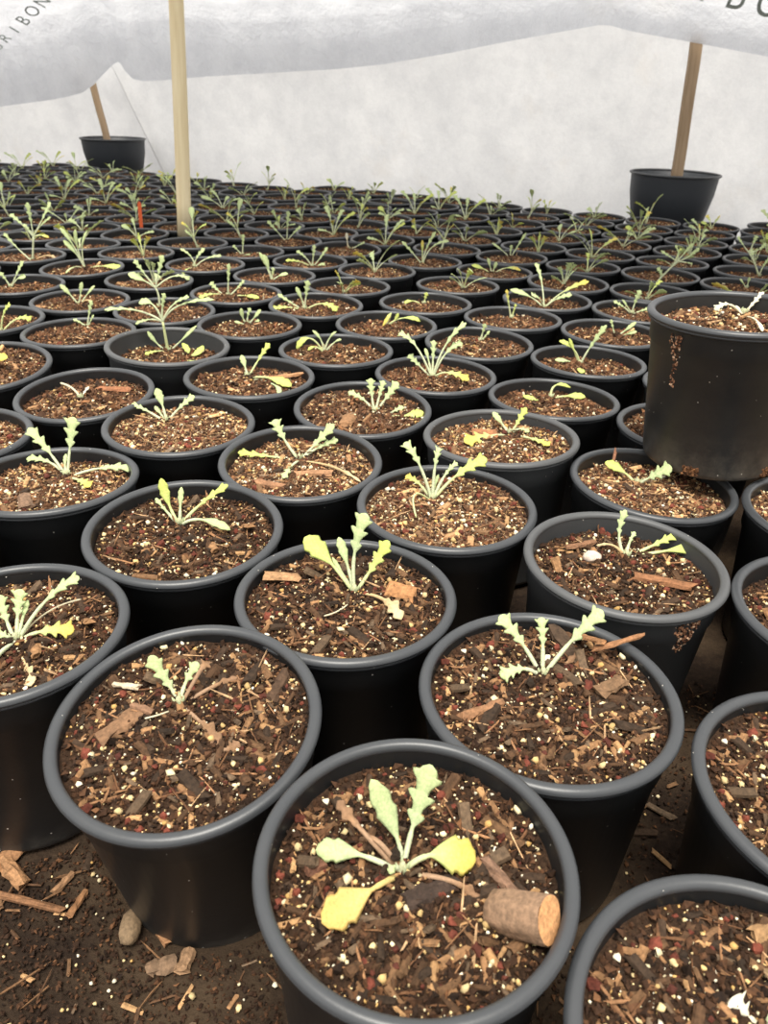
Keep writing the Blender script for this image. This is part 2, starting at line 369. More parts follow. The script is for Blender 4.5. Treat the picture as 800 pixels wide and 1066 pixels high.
 (3, 4):[
  ('lobed',0.09,0,[-0.19,0.058,-0.136],[-0.167,0.058,0.188],[-0.121,0.058,0.575]),
  ('lobed',0.12,0,[-0.19,0.058,-0.136],[-0.399,0.058,0.001],[-0.549,0.058,0.175]),
  ('lobed',0.09,0,[-0.19,0.058,-0.136],[0.006,0.058,0.051],[0.181,0.058,0.235]),
  ('lobed',0.12,2,[-0.19,0.058,-0.136],[-0.448,-0.224,-0.007],[-0.673,-0.507,-0.036]),
  ('spat',0.1,2,[-0.19,0.058,-0.136],[0.181,-0.137,-0.041],[0.556,-0.331,-0.036]),
 ],
 (4, 5):[
  ('lobed',0.08,0,[-0.327,0.198,-0.159],[-0.387,0.198,0.105],[-0.641,0.198,0.299]),
  ('lobed',0.13,0,[-0.327,0.198,-0.159],[-0.263,0.198,0.069],[-0.03,0.198,0.319]),
  ('lobed',0.09,0,[-0.327,0.198,-0.159],[-0.009,0.198,0.077],[0.377,0.198,0.151]),
  ('lobed',0.1,2,[-0.327,0.198,-0.159],[-0.343,-0.392,-0.062],[-0.318,-0.982,-0.059]),
 ],
 (3, 3):[
  ('lobed',0.13,0,[-0.245,0.037,-0.162],[-0.209,0.037,0.136],[-0.158,0.037,0.459]),
  ('spat',0.09,0,[-0.245,0.037,-0.162],[-0.3,0.037,0.074],[-0.412,0.037,0.32]),
  ('lobed',0.09,0,[-0.245,0.037,-0.162],[-0.496,0.037,-0.021],[-0.789,0.037,0.161]),
  ('lobed',0.12,2,[-0.245,0.037,-0.162],[-0.568,-0.115,-0.06],[-0.873,-0.267,-0.062]),
  ('lobed',0.15,2,[-0.245,0.037,-0.162],[0.146,-0.112,0.037],[0.453,-0.261,-0.062]),
 ],
 (2, 3):[
  ('spat',0.08,0,[-0.151,0.581,-0.21],[-0.229,0.581,-0.069],[-0.259,0.581,0.13]),
  ('lobed',0.1,0,[-0.151,0.581,-0.21],[-0.141,0.581,-0.037],[-0.073,0.581,0.136]),
  ('spat',0.09,0,[-0.151,0.581,-0.21],[-0.027,0.581,-0.062],[0.126,0.581,0.115]),
  ('lobed',0.08,0,[-0.151,0.581,-0.21],[-0.026,0.551,-0.14],[0.087,0.581,-0.086]),
  ('spat',0.06,0,[-0.151,0.581,-0.21],[-0.241,0.469,-0.14],[-0.388,0.499,-0.11]),
 ],
 (3, 6):[
  ('spat',0.1,0,[-0.134,0.483,-0.178],[-0.322,0.483,0.406],[-0.556,0.483,0.794]),
  ('spat',0.1,0,[-0.134,0.483,-0.178],[-0.22,0.483,0.337],[-0.184,0.483,0.77]),
  ('spat',0.08,0,[-0.134,0.483,-0.178],[-0.105,0.483,0.341],[0.091,0.483,0.726]),
  ('spat',0.12,0,[-0.134,0.483,-0.178],[-0.284,0.483,0.188],[-0.532,0.483,0.508]),
  ('spat',0.06,0,[-0.134,0.483,-0.178],[-0.194,0.047,-0.019],[-0.261,-0.388,-0.078]),
  ('spat',0.15,2,[-0.134,0.483,-0.178],[0.384,0.323,-0.054],[0.928,0.164,-0.078]),
 ],
 (3, 7):[
  ('stem',0.05,0,[0.206,-0.089,-0.158],[0.275,-0.089,0.148],[0.347,-0.089,0.448]),
  ('lobed',0.13,0,[0.347,-0.089,0.448],[0.355,-0.089,0.779],[0.353,-0.089,1.246]),
  ('lobed',0.14,0,[0.347,-0.089,0.448],[0.641,-0.089,0.861],[0.929,-0.089,1.265]),
  ('lobed',0.12,0,[0.347,-0.089,0.448],[0.114,-0.089,0.735],[-0.127,-0.089,0.963]),
  ('lobed',0.1,0,[0.347,-0.089,0.448],[0.574,-0.089,0.713],[0.864,-0.089,0.923]),
  ('spat',0.08,1,[0.347,-0.089,0.448],[0.531,-0.089,0.491],[0.735,-0.089,0.443]),
  ('lobed',0.09,0,[0.206,-0.089,-0.158],[-0.12,-0.089,0.172],[-0.378,-0.089,0.517]),
  ('lobed',0.1,0,[0.347,-0.089,0.448],[0.279,-0.089,0.594],[0.153,-0.089,0.736]),
  ('dry',0.08,6,[0.206,-0.089,-0.158],[0.594,-0.089,0.007],[0.85,-0.089,-0.098]),
 ],
 (5, 9):[
  ('lobed',0.1,0,[0.566,0.2,-0.173],[0.21,0.2,0.099],[-0.201,0.2,0.32]),
  ('lobed',0.1,0,[0.566,0.2,-0.173],[0.764,0.2,0.117],[1.029,0.2,0.36]),
  ('lobed',0.11,0,[0.566,0.2,-0.173],[0.85,0.2,0.026],[1.193,0.2,0.131]),
  ('spat',0.08,0,[0.566,0.2,-0.173],[0.547,0.2,0.016],[0.524,0.2,0.18]),
 ],
 (2, 6):[
  ('lobed',0.12,0,[-0.388,0.457,-0.233],[-0.218,0.457,0.053],[0.01,0.457,0.371]),
  ('spat',0.14,0,[-0.388,0.457,-0.233],[-0.197,0.457,-0.016],[-0.009,0.457,0.025]),
  ('lobed',0.1,0,[-0.388,0.457,-0.233],[-0.458,0.457,-0.06],[-0.563,0.457,0.111]),
 ],
 (6, 11):[
  ('lobed',0.12,0,[-0.256,-0.362,-0.233],[-0.166,-0.362,0.056],[-0.015,-0.362,0.369]),
  ('lobed',0.1,0,[-0.256,-0.362,-0.233],[-0.289,-0.362,0.0],[-0.328,-0.362,0.206]),
  ('lobed',0.1,0,[-0.256,-0.362,-0.233],[-0.065,-0.362,0.007],[0.158,-0.362,0.272]),
 ],
 (7, 0):[
  ('stem',0.045,0,[-0.281,-0.53,-0.17],[-0.078,-0.53,0.118],[0.164,-0.53,0.425]),
  ('lobed',0.1,0,[0.164,-0.53,0.425],[0.003,-0.53,0.511],[-0.287,-0.53,0.66]),
  ('lobed',0.1,0,[0.164,-0.53,0.425],[0.42,-0.53,0.548],[0.63,-0.53,0.758]),
  ('lobed',0.1,0,[0.164,-0.53,0.425],[0.143,-0.53,0.629],[0.033,-0.53,0.805]),
  ('lobed',0.09,0,[0.164,-0.53,0.425],[0.269,-0.53,0.588],[0.464,-0.53,0.864]),
  ('lobed',0.15,0,[-0.281,-0.53,-0.17],[-0.163,-0.53,0.068],[-0.296,-0.53,0.249]),
  ('spat',0.08,0,[-0.281,-0.53,-0.17],[-0.146,-0.823,-0.1],[0.086,-0.819,-0.07]),
  ('lobed',0.08,0,[0.164,-0.53,0.425],[0.404,-0.53,0.41],[0.555,-0.53,0.37]),
 ],
 (8, -1):[
  ('stem',0.045,0,[0.422,0.427,-0.22],[0.227,0.427,0.105],[-0.01,0.427,0.398]),
  ('lobed',0.12,0,[-0.01,0.427,0.398],[-0.217,0.427,0.59],[-0.429,0.427,0.804]),
  ('lobed',0.12,0,[-0.01,0.427,0.398],[0.026,0.427,0.647],[0.074,0.427,0.845]),
  ('lobed',0.12,0,[-0.01,0.427,0.398],[0.22,0.427,0.505],[0.358,0.427,0.658]),
  ('lobed',0.09,0,[0.422,0.427,-0.22],[0.448,0.427,0.061],[0.584,0.427,0.318]),
 ],
 (5, 0):[
  ('lobed',0.12,0,[-0.031,0.341,-0.187],[-0.016,0.341,0.062],[0.051,0.341,0.348]),
  ('lobed',0.1,0,[-0.031,0.341,-0.187],[-0.227,0.341,-0.028],[-0.476,0.341,0.087]),
  ('lobed',0.09,0,[-0.031,0.341,-0.187],[0.119,0.341,-0.099],[0.313,0.341,-0.03]),
  ('spat',0.06,0,[-0.031,0.341,-0.187],[-0.145,0.341,-0.025],[-0.298,0.341,0.134]),
 ],
 (7, -1):[
  ('spat',0.07,0,[0.351,0.486,-0.2],[0.254,0.486,-0.059],[0.125,0.486,0.057]),
  ('spat',0.07,0,[0.351,0.486,-0.2],[0.355,0.486,-0.031],[0.355,0.486,0.112]),
 ],
 'STK':[
  ('lobed',0.07,5,[0.307,0.515,-0.22],[0.417,0.625,-0.128],[0.592,0.735,0.019]),
  ('lobed',0.09,5,[0.307,0.515,-0.22],[0.087,0.476,-0.057],[-0.078,0.437,-0.12]),
  ('spat',0.06,5,[0.307,0.515,-0.22],[0.24,0.028,-0.128],[0.108,-0.46,-0.12]),
  ('spat',0.05,5,[0.307,0.515,-0.22],[0.247,0.478,-0.15],[0.258,0.655,-0.12]),
 ],
 (0, 3):[
  ('thin',0.05,5,[-0.145,0.149,-0.209],[-0.279,0.259,-0.078],[-0.501,0.369,-0.032]),
  ('lobed',0.06,5,[-0.145,0.149,-0.209],[-0.131,0.213,-0.139],[-0.089,0.369,-0.083]),
 ],
 (-2, -2):[
  ('lobed',0.13,5,[0.08,0.186,-0.16],[-0.014,0.237,-0.09],[-0.075,0.311,-0.06]),
  ('spat',0.1,5,[0.08,0.186,-0.16],[0.129,0.255,-0.09],[0.199,0.357,-0.06]),
 ],
 (4, 1):[
  ('lobed',0.07,1,[0.07,0.596,-0.203],[-0.016,0.596,0.119],[-0.089,0.596,0.412]),
  ('lobed',0.06,2,[0.07,0.596,-0.203],[0.1,0.596,-0.026],[0.133,0.596,0.124]),
 ],
 (3, 1):[
  ('lobed',0.09,0,[0.085,0.539,-0.196],[0.112,0.539,-0.012],[0.149,0.539,0.17]),
  ('lobed',0.06,0,[0.085,0.539,-0.196],[0.143,0.539,-0.102],[0.242,0.539,0.038]),
 ],
 (3, 2):[
  ('spat',0.1,2,[-0.003,0.6,-0.228],[0.33,0.6,-0.046],[0.72,0.6,-0.105]),
  ('spat',0.07,1,[-0.003,0.6,-0.228],[0.084,0.413,0.09],[-0.073,0.225,-0.128]),
  ('spat',0.07,2,[-0.003,0.6,-0.228],[0.139,0.6,-0.125],[0.229,0.6,0.047]),
 ],
 (4, 2):[
  ('lobed',0.1,2,[-0.009,0.6,-0.227],[0.01,0.6,-0.095],[0.043,0.6,0.062]),
  ('spat',0.08,2,[-0.009,0.6,-0.227],[-0.257,0.473,-0.1],[-0.441,0.346,-0.127]),
 ],
 (4, 0):[
  ('lobed',0.08,0,[0.16,0.286,-0.197],[0.087,0.286,-0.028],[0.007,0.286,0.152]),
  ('spat',0.08,0,[0.16,0.286,-0.197],[0.305,0.286,-0.063],[0.507,0.286,0.128]),
  ('spat',0.08,0,[0.16,0.286,-0.197],[0.343,0.286,-0.119],[0.556,0.286,-0.055]),
 ],
 (2, 5):[
  ('spat',0.1,0,[-0.054,0.023,-0.154],[-0.189,0.023,0.061],[-0.372,0.023,0.271]),
  ('spat',0.1,0,[-0.054,0.023,-0.154],[0.012,0.023,0.092],[0.087,0.023,0.334]),
  ('spat',0.08,0,[-0.054,0.023,-0.154],[0.131,0.023,0.072],[0.334,0.023,0.271]),
  ('dry',0.06,6,[-0.054,0.023,-0.154],[0.127,-0.008,-0.018],[0.247,-0.039,-0.104]),
 ],
 (1, 4):[
  ('lobed',0.1,0,[-0.076,0.563,-0.137],[-0.009,0.563,0.133],[0.087,0.563,0.4]),
  ('lobed',0.07,0,[-0.076,0.563,-0.137],[-0.169,0.563,-0.028],[-0.313,0.563,0.043]),
  ('lobed',0.06,0,[-0.076,0.563,-0.137],[-0.009,0.563,-0.0],[0.08,0.563,0.136]),
 ],
 (1, 5):[
  ('lobed',0.12,2,[0.334,-0.286,-0.196],[0.678,-0.286,0.08],[0.936,-0.286,0.067]),
  ('lobed',0.1,2,[0.334,-0.286,-0.196],[0.456,-0.286,0.16],[0.624,-0.286,0.338]),
  ('spat',0.1,2,[0.334,-0.286,-0.196],[0.47,-0.443,-0.102],[0.629,-0.6,-0.096]),
  ('lobed',0.1,0,[0.334,-0.286,-0.196],[0.219,-0.286,-0.023],[0.107,-0.286,0.061]),
 ],
 (6, 3):[
  ('lobed',0.1,0,[-0.058,0.132,-0.155],[-0.296,0.132,0.115],[-0.629,0.132,0.439]),
  ('lobed',0.1,0,[-0.058,0.132,-0.155],[0.016,0.132,0.247],[0.241,0.132,0.707]),
  ('lobed',0.1,0,[-0.058,0.132,-0.155],[0.17,0.132,0.313],[0.603,0.132,0.479]),
  ('spat',0.08,1,[-0.058,0.132,-0.155],[-0.076,0.132,0.183],[-0.093,0.132,0.486]),
 ],
 (6, 2):[
  ('spat',0.12,2,[-0.028,0.205,-0.156],[-0.258,0.205,-0.014],[-0.573,0.205,0.065]),
  ('spat',0.09,0,[-0.028,0.205,-0.156],[-0.098,0.205,0.051],[-0.18,0.205,0.256]),
  ('spat',0.09,0,[-0.028,0.205,-0.156],[0.006,0.205,-0.005],[0.061,0.205,0.175]),
  ('spat',0.1,1,[-0.028,0.205,-0.156],[0.322,0.205,0.035],[0.697,0.205,-0.012]),
 ],
 (7, 2):[
  ('spat',0.08,0,[0.06,0.597,-0.171],[-0.169,0.597,0.021],[-0.501,0.597,0.24]),
  ('lobed',0.1,0,[0.06,0.597,-0.171],[0.042,0.597,-0.005],[0.054,0.597,0.193]),
  ('lobed',0.08,0,[0.06,0.597,-0.171],[0.172,0.597,0.065],[0.425,0.597,0.531]),
 ],
 (5, 4):[
  ('lobed',0.1,0,[0.032,0.144,-0.215],[-0.12,0.144,0.024],[-0.367,0.144,0.196]),
  ('lobed',0.1,0,[0.032,0.144,-0.215],[0.069,0.144,0.06],[0.105,0.144,0.361]),
  ('lobed',0.1,0,[0.032,0.144,-0.215],[0.225,0.144,0.005],[0.447,0.144,0.313]),
  ('lobed',0.1,2,[0.032,0.144,-0.215],[-0.28,0.144,-0.073],[-0.657,0.144,-0.055]),
  ('spat',0.1,0,[0.032,0.144,-0.215],[0.193,0.127,-0.145],[0.381,0.144,-0.111]),
 ],
 (4, 4):[
  ('spat',0.14,0,[-0.068,0.059,-0.196],[-0.141,0.059,0.11],[-0.268,0.059,0.436]),
  ('lobed',0.1,0,[-0.068,0.059,-0.196],[-0.061,0.059,-0.027],[-0.025,0.059,0.142]),
  ('spat',0.1,0,[-0.068,0.059,-0.196],[0.082,0.059,-0.05],[0.314,0.059,0.014]),
  ('spat',0.08,0,[-0.068,0.059,-0.196],[-0.195,0.059,0.164],[-0.35,0.059,0.488]),
 ],
 (6, 4):[
  ('spat',0.08,5,[0.039,0.599,-0.191],[-0.011,0.599,0.04],[-0.033,0.599,0.301]),
  ('lobed',0.08,0,[0.039,0.599,-0.191],[0.281,0.599,-0.05],[0.487,0.599,0.056]),
 ],
 (6, 5):[
  ('lobed',0.12,0,[-0.121,0.534,-0.152],[-0.085,0.534,0.29],[-0.036,0.534,0.724]),
  ('lobed',0.12,0,[-0.121,0.534,-0.152],[-0.396,0.534,0.145],[-0.668,0.534,0.438]),
  ('lobed',0.12,0,[-0.121,0.534,-0.152],[0.065,0.534,0.092],[0.32,0.534,0.303]),
 ],
 (5, 5):[
  ('lobed',0.1,0,[-0.25,0.48,-0.227],[-0.219,0.48,0.061],[-0.182,0.48,0.345]),
  ('lobed',0.1,0,[-0.25,0.48,-0.227],[-0.374,0.48,-0.071],[-0.498,0.48,0.052]),
  ('lobed',0.07,0,[-0.25,0.48,-0.227],[-0.114,0.298,-0.157],[0.012,0.157,-0.127]),
 ],
}

CAN_T=.5
# what tells the nearer pots apart
LABELS={
 (-2,-1):'front black pot holding a seedling with one yellow leaf beside a wood plug',
 (-2,0):'front black pot on the dirt edge, small two-leaved seedling with withered brown leaf',
 (-1,-1):'black pot with four-leaved green seedling and wood splinter over its rim',
 (-2,-2):'black pot cut by the lower right corner, twig leaning over its rim',
 (-1,-2):'black pot at the right edge with dark red gravel and no plant in view',
 (-2,1):'black pot at the left edge above the dirt, bushy pale seedling with yellow leaf tip',
 (-1,0):'black pot with upright yellow-green seedling and an orange bark chip',
 (-1,1):'black pot with short five-leaved seedling, behind the two-leaved front pot',
 (0,-1):'black pot with a round white pebble and a scraped patch below its rim',
 (0,0):'black pot with seedling of five stalks in pale dusty soil, middle of the bed',
 (1,-1):'black pot with two broad leaves, half under the lifted pot',
 (0,-2):'black pot at the right edge beside the white pebble pot',
 (1,-2):'black pot at the right edge just below the lifted pot',
 (1,0):'grey-rimmed black pot, seedling with a broad yellow leaf lying left',
 (0,1):'black pot with star-shaped spread seedling and a long dry stalk',
 (-1,2):'black pot at the left edge with tall feathery seedling, yellow leaf on the soil',
 (0,2):'black pot with small V-shaped seedling behind the five-leaved pot',
 (1,1):'black pot with silvery feathery seedling and one yellow leaf lying right',
 (1,2):'black pot with two upright leaves and a broad green leaf over the soil',
 (0,3):'black pot with dark soil and only a thin cream stalk',
 (1,3):'black pot with worn thick rim and a tall branching stem above sunken soil',
 (2,0):'black pot with three curved leaves low over the soil, left of the lifted pot',
 (2,1):'black pot with tall many-stalked silvery seedling and a yellow leaf',
 (2,2):'black pot with seedling of arching yellow-green leaf at its left',
 (3,0):'black pot with crooked seedling and white perlite, left of the lifted pot',
 (3,1):'black pot with tiny upright sprig behind the many-stalked seedling',
 (4,1):'black pot with a thin yellow stem standing upright',
}

R = 0.12                      # radius of a nursery pot's rim in metres; tables above are in this unit
H = 1.8                       # pot height in radii
COL = bpy.context.scene.collection
rng = np.random.RandomState(11)

def lin(r, g, b):
    f = lambda c: (c/255/12.92) if c/255 <= .04045 else ((c/255+.055)/1.055)**2.4
    return (f(r), f(g), f(b))

# ------------------------------------------------------------------ mesh helpers
class MB:
    """collects vertices, faces and a colour per vertex; build() links ONE mesh object"""
    def __init__(s): s.v=[]; s.f=[]; s.c=[]; s.n=0
    def add(s, V, F, C=(1,1,1)):
        V=np.asarray(V,float); C=np.asarray(C,float)
        if C.ndim==1: C=np.tile(C,(len(V),1))
        s.v.append(V); s.c.append(C); s.f += [tuple(i+s.n for i in f) for f in F]; s.n += len(V)
    def mesh(s, name, mat, smooth=True):
        me=bpy.data.meshes.new(name)
        V=np.concatenate(s.v)*R
        me.from_pydata(V.tolist(),[],s.f)
        C=np.concatenate(s.c); a=me.attributes.new('tint','FLOAT_COLOR','POINT')
        a.data.foreach_set('color',np.c_[C,np.ones(len(C))].astype(np.float32).ravel())
        me.polygons.foreach_set('use_smooth',[smooth]*len(me.polygons))
        me.materials.append(mat); me.update()
        return me
    def build(s, name, mat, parent=None, smooth=True, loc=(0,0,0)):
        return link(name, s.mesh(name,mat,smooth), parent, loc)

def link(name, me, parent=None, loc=(0,0,0), rz=0):
    o=bpy.data.objects.new(name,me); COL.objects.link(o); o.parent=parent
    o.location=[c*R for c in loc]; o.rotation_euler=(0,0,rz)
    return o
def thing(name, label, cat, loc, group=None):
    o=bpy.data.objects.new(name,None); COL.objects.link(o); o.empty_display_size=.02
    o.location=[loc[0]*R,loc[1]*R,(loc[2]+H)*R]
    tag(o,label,cat,group); return o
def tag(o,label=None,cat=None,group=None,kind=None):
    if label: o['label']=label
    if cat: o['category']=cat
    if group: o['group']=group
    if kind: o['kind']=kind
    return o

def lathe(mb, prof, n=64, col=(1,1,1)):
    P=np.array(prof); th=np.linspace(0,2*math.pi,n,endpoint=False); m=len(P)
    V=np.concatenate([np.c_[P[:,0]*math.cos(t),P[:,0]*math.sin(t),P[:,1]] for t in th])
    F=[]
    for k in range(n):
        a=k*m; b=((k+1)%n)*m
        for i in range(m-1): F.append((a+i,b+i,b+i+1,a+i+1))
    mb.add(V,F,col)

def grow(mb, pts, rad, col, n=7):
    """tube along points with a radius each, closed ends"""
    pts=np.asarray(pts,float); V=[];F=[]
    for i,p in enumerate(pts):
        T=pts[min(i+1,len(pts)-1)]-pts[max(i-1,0)]; T/=np.linalg.norm(T)+1e-9
        a=np.cross(T,(0,0,1) if abs(T[2])<.9 else (1,0,0)); a/=np.linalg.norm(a); b=np.cross(T,a)
        for k in range(n):
            t=2*math.pi*k/n; V.append(p+rad[i]*(math.cos(t)*a+math.sin(t)*b))
    for i in range(len(pts)-1):
        for k in range(n): F.append((i*n+k,i*n+(k+1)%n,(i+1)*n+(k+1)%n,(i+1)*n+k))
    F.append(tuple(range(n-1,-1,-1))); F.append(tuple((len(pts)-1)*n+k for k in range(n)))
    mb.add(V,F,col)

# ------------------------------------------------------------------ materials
def new_mat(name):
    m=bpy.data.materials.new(name); m.use_nodes=True; nt=m.node_tree; nt.nodes.clear()
    out=nt.nodes.new('ShaderNodeOutputMaterial'); return m,nt,out
def node(nt,t,**kw):
    n=nt.nodes.new(t)
    for k,v in kw.items():
        if k in n.inputs: n.inputs[k].default_value=v
        else: setattr(n,k,v)
    return n
def ramp(nt,src,stops):
    r=nt.nodes.new('ShaderNodeValToRGB'); e=r.color_ramp.elements
    while len(e)<len(stops): e.new(.5)
    for el,(p,c) in zip(e,stops): el.position=p; el.color=(*c,1) if len(c)==3 else c
    nt.links.new(src,r.inputs[0]); return r.outputs[0]
def mixc(nt,fac,a,b,mode='MIX'):
    m=nt.nodes.new('ShaderNodeMix'); m.data_type='RGBA'; m.blend_type=mode
    for s,v in ((0,fac),(6,a),(7,b)):
        if hasattr(v,'is_linked'): nt.links.new(v,m.inputs[s])
        elif s==0: m.inputs[0].default_value=v
        else: m.inputs[s].default_value=(*v,1)
    return m.outputs[2]
def math_(nt,op,a,b=0.):
    m=nt.nodes.new('ShaderNodeMath'); m.operation=op
    for i,v in enumerate((a,b)):
        if hasattr(v,'is_linked'): nt.links.new(v,m.inputs[i])
        else: m.inputs[i].default_value=v
    return m.outputs[0]
def bump(nt,h,strength,dist=.002):
    b=node(nt,'ShaderNodeBump',Strength=strength,Distance=dist); nt.links.new(h,b.inputs['Height']); return b.outputs[0]
def coords(nt): return nt.nodes.new('ShaderNodeTexCoord').outputs['Object']
def noise(nt,co,scale,detail=4,rough=.6):
    n=node(nt,'ShaderNodeTexNoise',Scale=scale,Detail=detail,Roughness=rough); nt.links.new(co,n.inputs['Vector']); return n.outputs['Fac']
def principled(nt,out,col,rough=.6,normal=None,spec=.5):
    p=node(nt,'ShaderNodeBsdfPrincipled',Roughness=rough); p.inputs['Specular IOR Level'].default_value=spec
    if hasattr(col,'is_linked'): nt.links.new(col,p.inputs['Base Color'])
    else: p.inputs['Base Color'].default_value=(*col,1)
    if normal is not None: nt.links.new(normal,p.inputs['Normal'])
    nt.links.new(p.outputs[0],out.inputs[0]); return p

def plastic(name, base, dust, speck=.055, low=.16, rough=.42):
    m,nt,out=new_mat(name); co=coords(nt)
    oi=nt.nodes.new('ShaderNodeObjectInfo')
    add=nt.nodes.new('ShaderNodeVectorMath'); add.operation='ADD'; nt.links.new(co,add.inputs[0]); nt.links.new(oi.outputs['Random'],add.inputs[1]); cv=add.outputs[0]
    vo=node(nt,'ShaderNodeTexVoronoi',Scale=95.); nt.links.new(cv,vo.inputs['Vector'])
    big=noise(nt,cv,14,3); sp=math_(nt,'LESS_THAN',vo.outputs['Distance'],math_(nt,'MULTIPLY',big,speck*2.6))
    vsel=math_(nt,'GREATER_THAN',vo.outputs['Color'],.62); sp=math_(nt,'MULTIPLY',sp,vsel)
    sx=nt.nodes.new('ShaderNodeSeparateXYZ'); nt.links.new(co,sx.inputs[0])
    lo=ramp(nt,math_(nt,'DIVIDE',sx.outputs[2],H*R),[(0,(1,1,1)),(low,(0,0,0))])
    n2=ramp(nt,noise(nt,cv,22,6,.7),[(.42,(0,0,0)),(.75,(1,1,1))])
    d=math_(nt,'MULTIPLY',lo,math_(nt,'ADD',math_(nt,'MULTIPLY',n2,.55),.08))
    d=math_(nt,'ADD',d,math_(nt,'MULTIPLY',n2,.055))
    c=mixc(nt,d,base,dust); c=mixc(nt,sp,c,(.5,.47,.42))
    principled(nt,out,c,rough,bump(nt,noise(nt,cv,160,3),.12,.001),.5)
    return m

def tinted(name, rough=.85, grain=0, bumps=.5, scale=180, trans=0, spec=.2):
    m,nt,out=new_mat(name); co=coords(nt)
    at=node(nt,'ShaderNodeAttribute',attribute_name='tint')
    n=noise(nt,co,scale,4,.65)
    c=mixc(nt,1.,at.outputs['Color'],ramp(nt,n,[(.3,(.72,.72,.72) if trans else (.55,.55,.55)),(.7,(1.08,1.08,1.08) if trans else (1.25,1.2,1.15))]),'MULTIPLY') if grain else at.outputs['Color']
    p=principled(nt,out,c,rough,bump(nt,n,bumps,.0015),spec)
    if trans:
        t=nt.nodes.new('ShaderNodeBsdfTranslucent'); nt.links.new(c,t.inputs[0])
        mx=nt.nodes.new('ShaderNodeMixShader'); mx.inputs[0].default_value=trans
        nt.links.new(p.outputs[0],mx.inputs[1]); nt.links.new(t.outputs[0],mx.inputs[2]); nt.links.new(mx.outputs[0],out.inputs[0])
    return m

def soil_mat(name, stops, scale=230):
    m,nt,out=new_mat(name); co=coords(nt)
    n=noise(nt,co,scale,5,.7); n2=noise(nt,co,45,3)
    c=ramp(nt,n,stops); c=mixc(nt,math_(nt,'MULTIPLY',n2,.6),c,stops[0][1])
    principled(nt,out,c,.95,bump(nt,n,1.,.004),.1); return m

def fabric(name, col, stain, trans=.45, wr=.6):
    m,nt,out=new_mat(name); co=coords(nt)
    n=noise(nt,co,6,6,.62); fine=noise(nt,co,60,4,.7)
    st=ramp(nt,noise(nt,co,2.3,5,.6),[(.6,(0,0,0)),(.74,(1,1,1))])
    c=mixc(nt,math_(nt,'MULTIPLY',st,.4),col,stain)
    c=mixc(nt,1.,c,ramp(nt,n,[(.36,(.90,.902,.91)),(.6,(1,1,1))]),'MULTIPLY')
    c=mixc(nt,.14,c,ramp(nt,fine,[(.35,(.68,.69,.7)),(.65,(1,1,1))]),'MULTIPLY')
    nb=bump(nt,math_(nt,'ADD',n,math_(nt,'MULTIPLY',fine,.15)),wr,.03)
    d=nt.nodes.new('ShaderNodeBsdfDiffuse'); t=nt.nodes.new('ShaderNodeBsdfTranslucent')
    for x in (d,t): nt.links.new(c,x.inputs[0]); nt.links.new(nb,x.inputs['Normal'])
    mx=nt.nodes.new('ShaderNodeMixShader'); mx.inputs[0].default_value=trans
    nt.links.new(d.outputs[0],mx.inputs[1]); nt.links.new(t.outputs[0],mx.inputs[2]); nt.links.new(mx.outputs[0],out.inputs[0])
    return m

def wood(name, a, b):
    m,nt,out=new_mat(name); co=coords(nt)
    mp=nt.nodes.new('ShaderNodeMapping'); mp.inputs['Scale'].default_value=(60,60,4); nt.links.new(co,mp.inputs[0])
    n=noise(nt,mp.outputs[0],1,5,.6)
    principled(nt,out,ramp(nt,n,[(.3,a),(.7,b)]),.7,bump(nt,n,.3,.002),.3); return m

M_POT=plastic('black_plastic',(.0100,.0108,.0118),(.11,.10,.085))
M_RIM=plastic('rim_plastic',(.043,.046,.050),(.17,.16,.145),.04,0.01,.38)
M_POTGREY=plastic('worn_plastic',(.040,.042,.044),(.16,.15,.135),.045,.12,.5)
M_RIMGREY=plastic('worn_rim_plastic',(.072,.074,.076),(.20,.19,.175),.05,.01,.5)
M_POTDUSTY=plastic('dusty_plastic',(.016,.0165,.017),(.17,.15,.12),.06,.33)
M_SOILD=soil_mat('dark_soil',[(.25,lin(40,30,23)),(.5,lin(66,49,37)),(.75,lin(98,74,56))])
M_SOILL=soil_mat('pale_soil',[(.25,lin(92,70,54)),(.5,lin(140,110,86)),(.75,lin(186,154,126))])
M_CHIP=tinted('bark',.85,1,.7,260)
M_PERL=tinted('perlite',.8,0,.5,400)
M_LEAF=tinted('leaf',.7,1,.25,420,.28,.25)
M_DRY=tinted('dry_leaf',.9,1,.6,300,.1)
M_CANOPY=fabric('cover_fabric',(.77,.78,.81),(.70,.68,.66),.52,.9)
M_WALL=fabric('wall_fabric',(.92,.92,.92),(.86,.81,.75),.58,.3)
M_BUCKET=plastic('bucket_plastic',(.024,.028,.034),(.09,.085,.08),.02,.2,.5)
M_LATH=wood('lath_wood',lin(142,120,94),lin(172,148,120))
M_POLE=wood('pole_wood',lin(222,203,160),lin(242,228,192))
M_MARK=tinted('marker_plastic',.5,0,.1)
M_INK=tinted('ink',.9,0,.1)

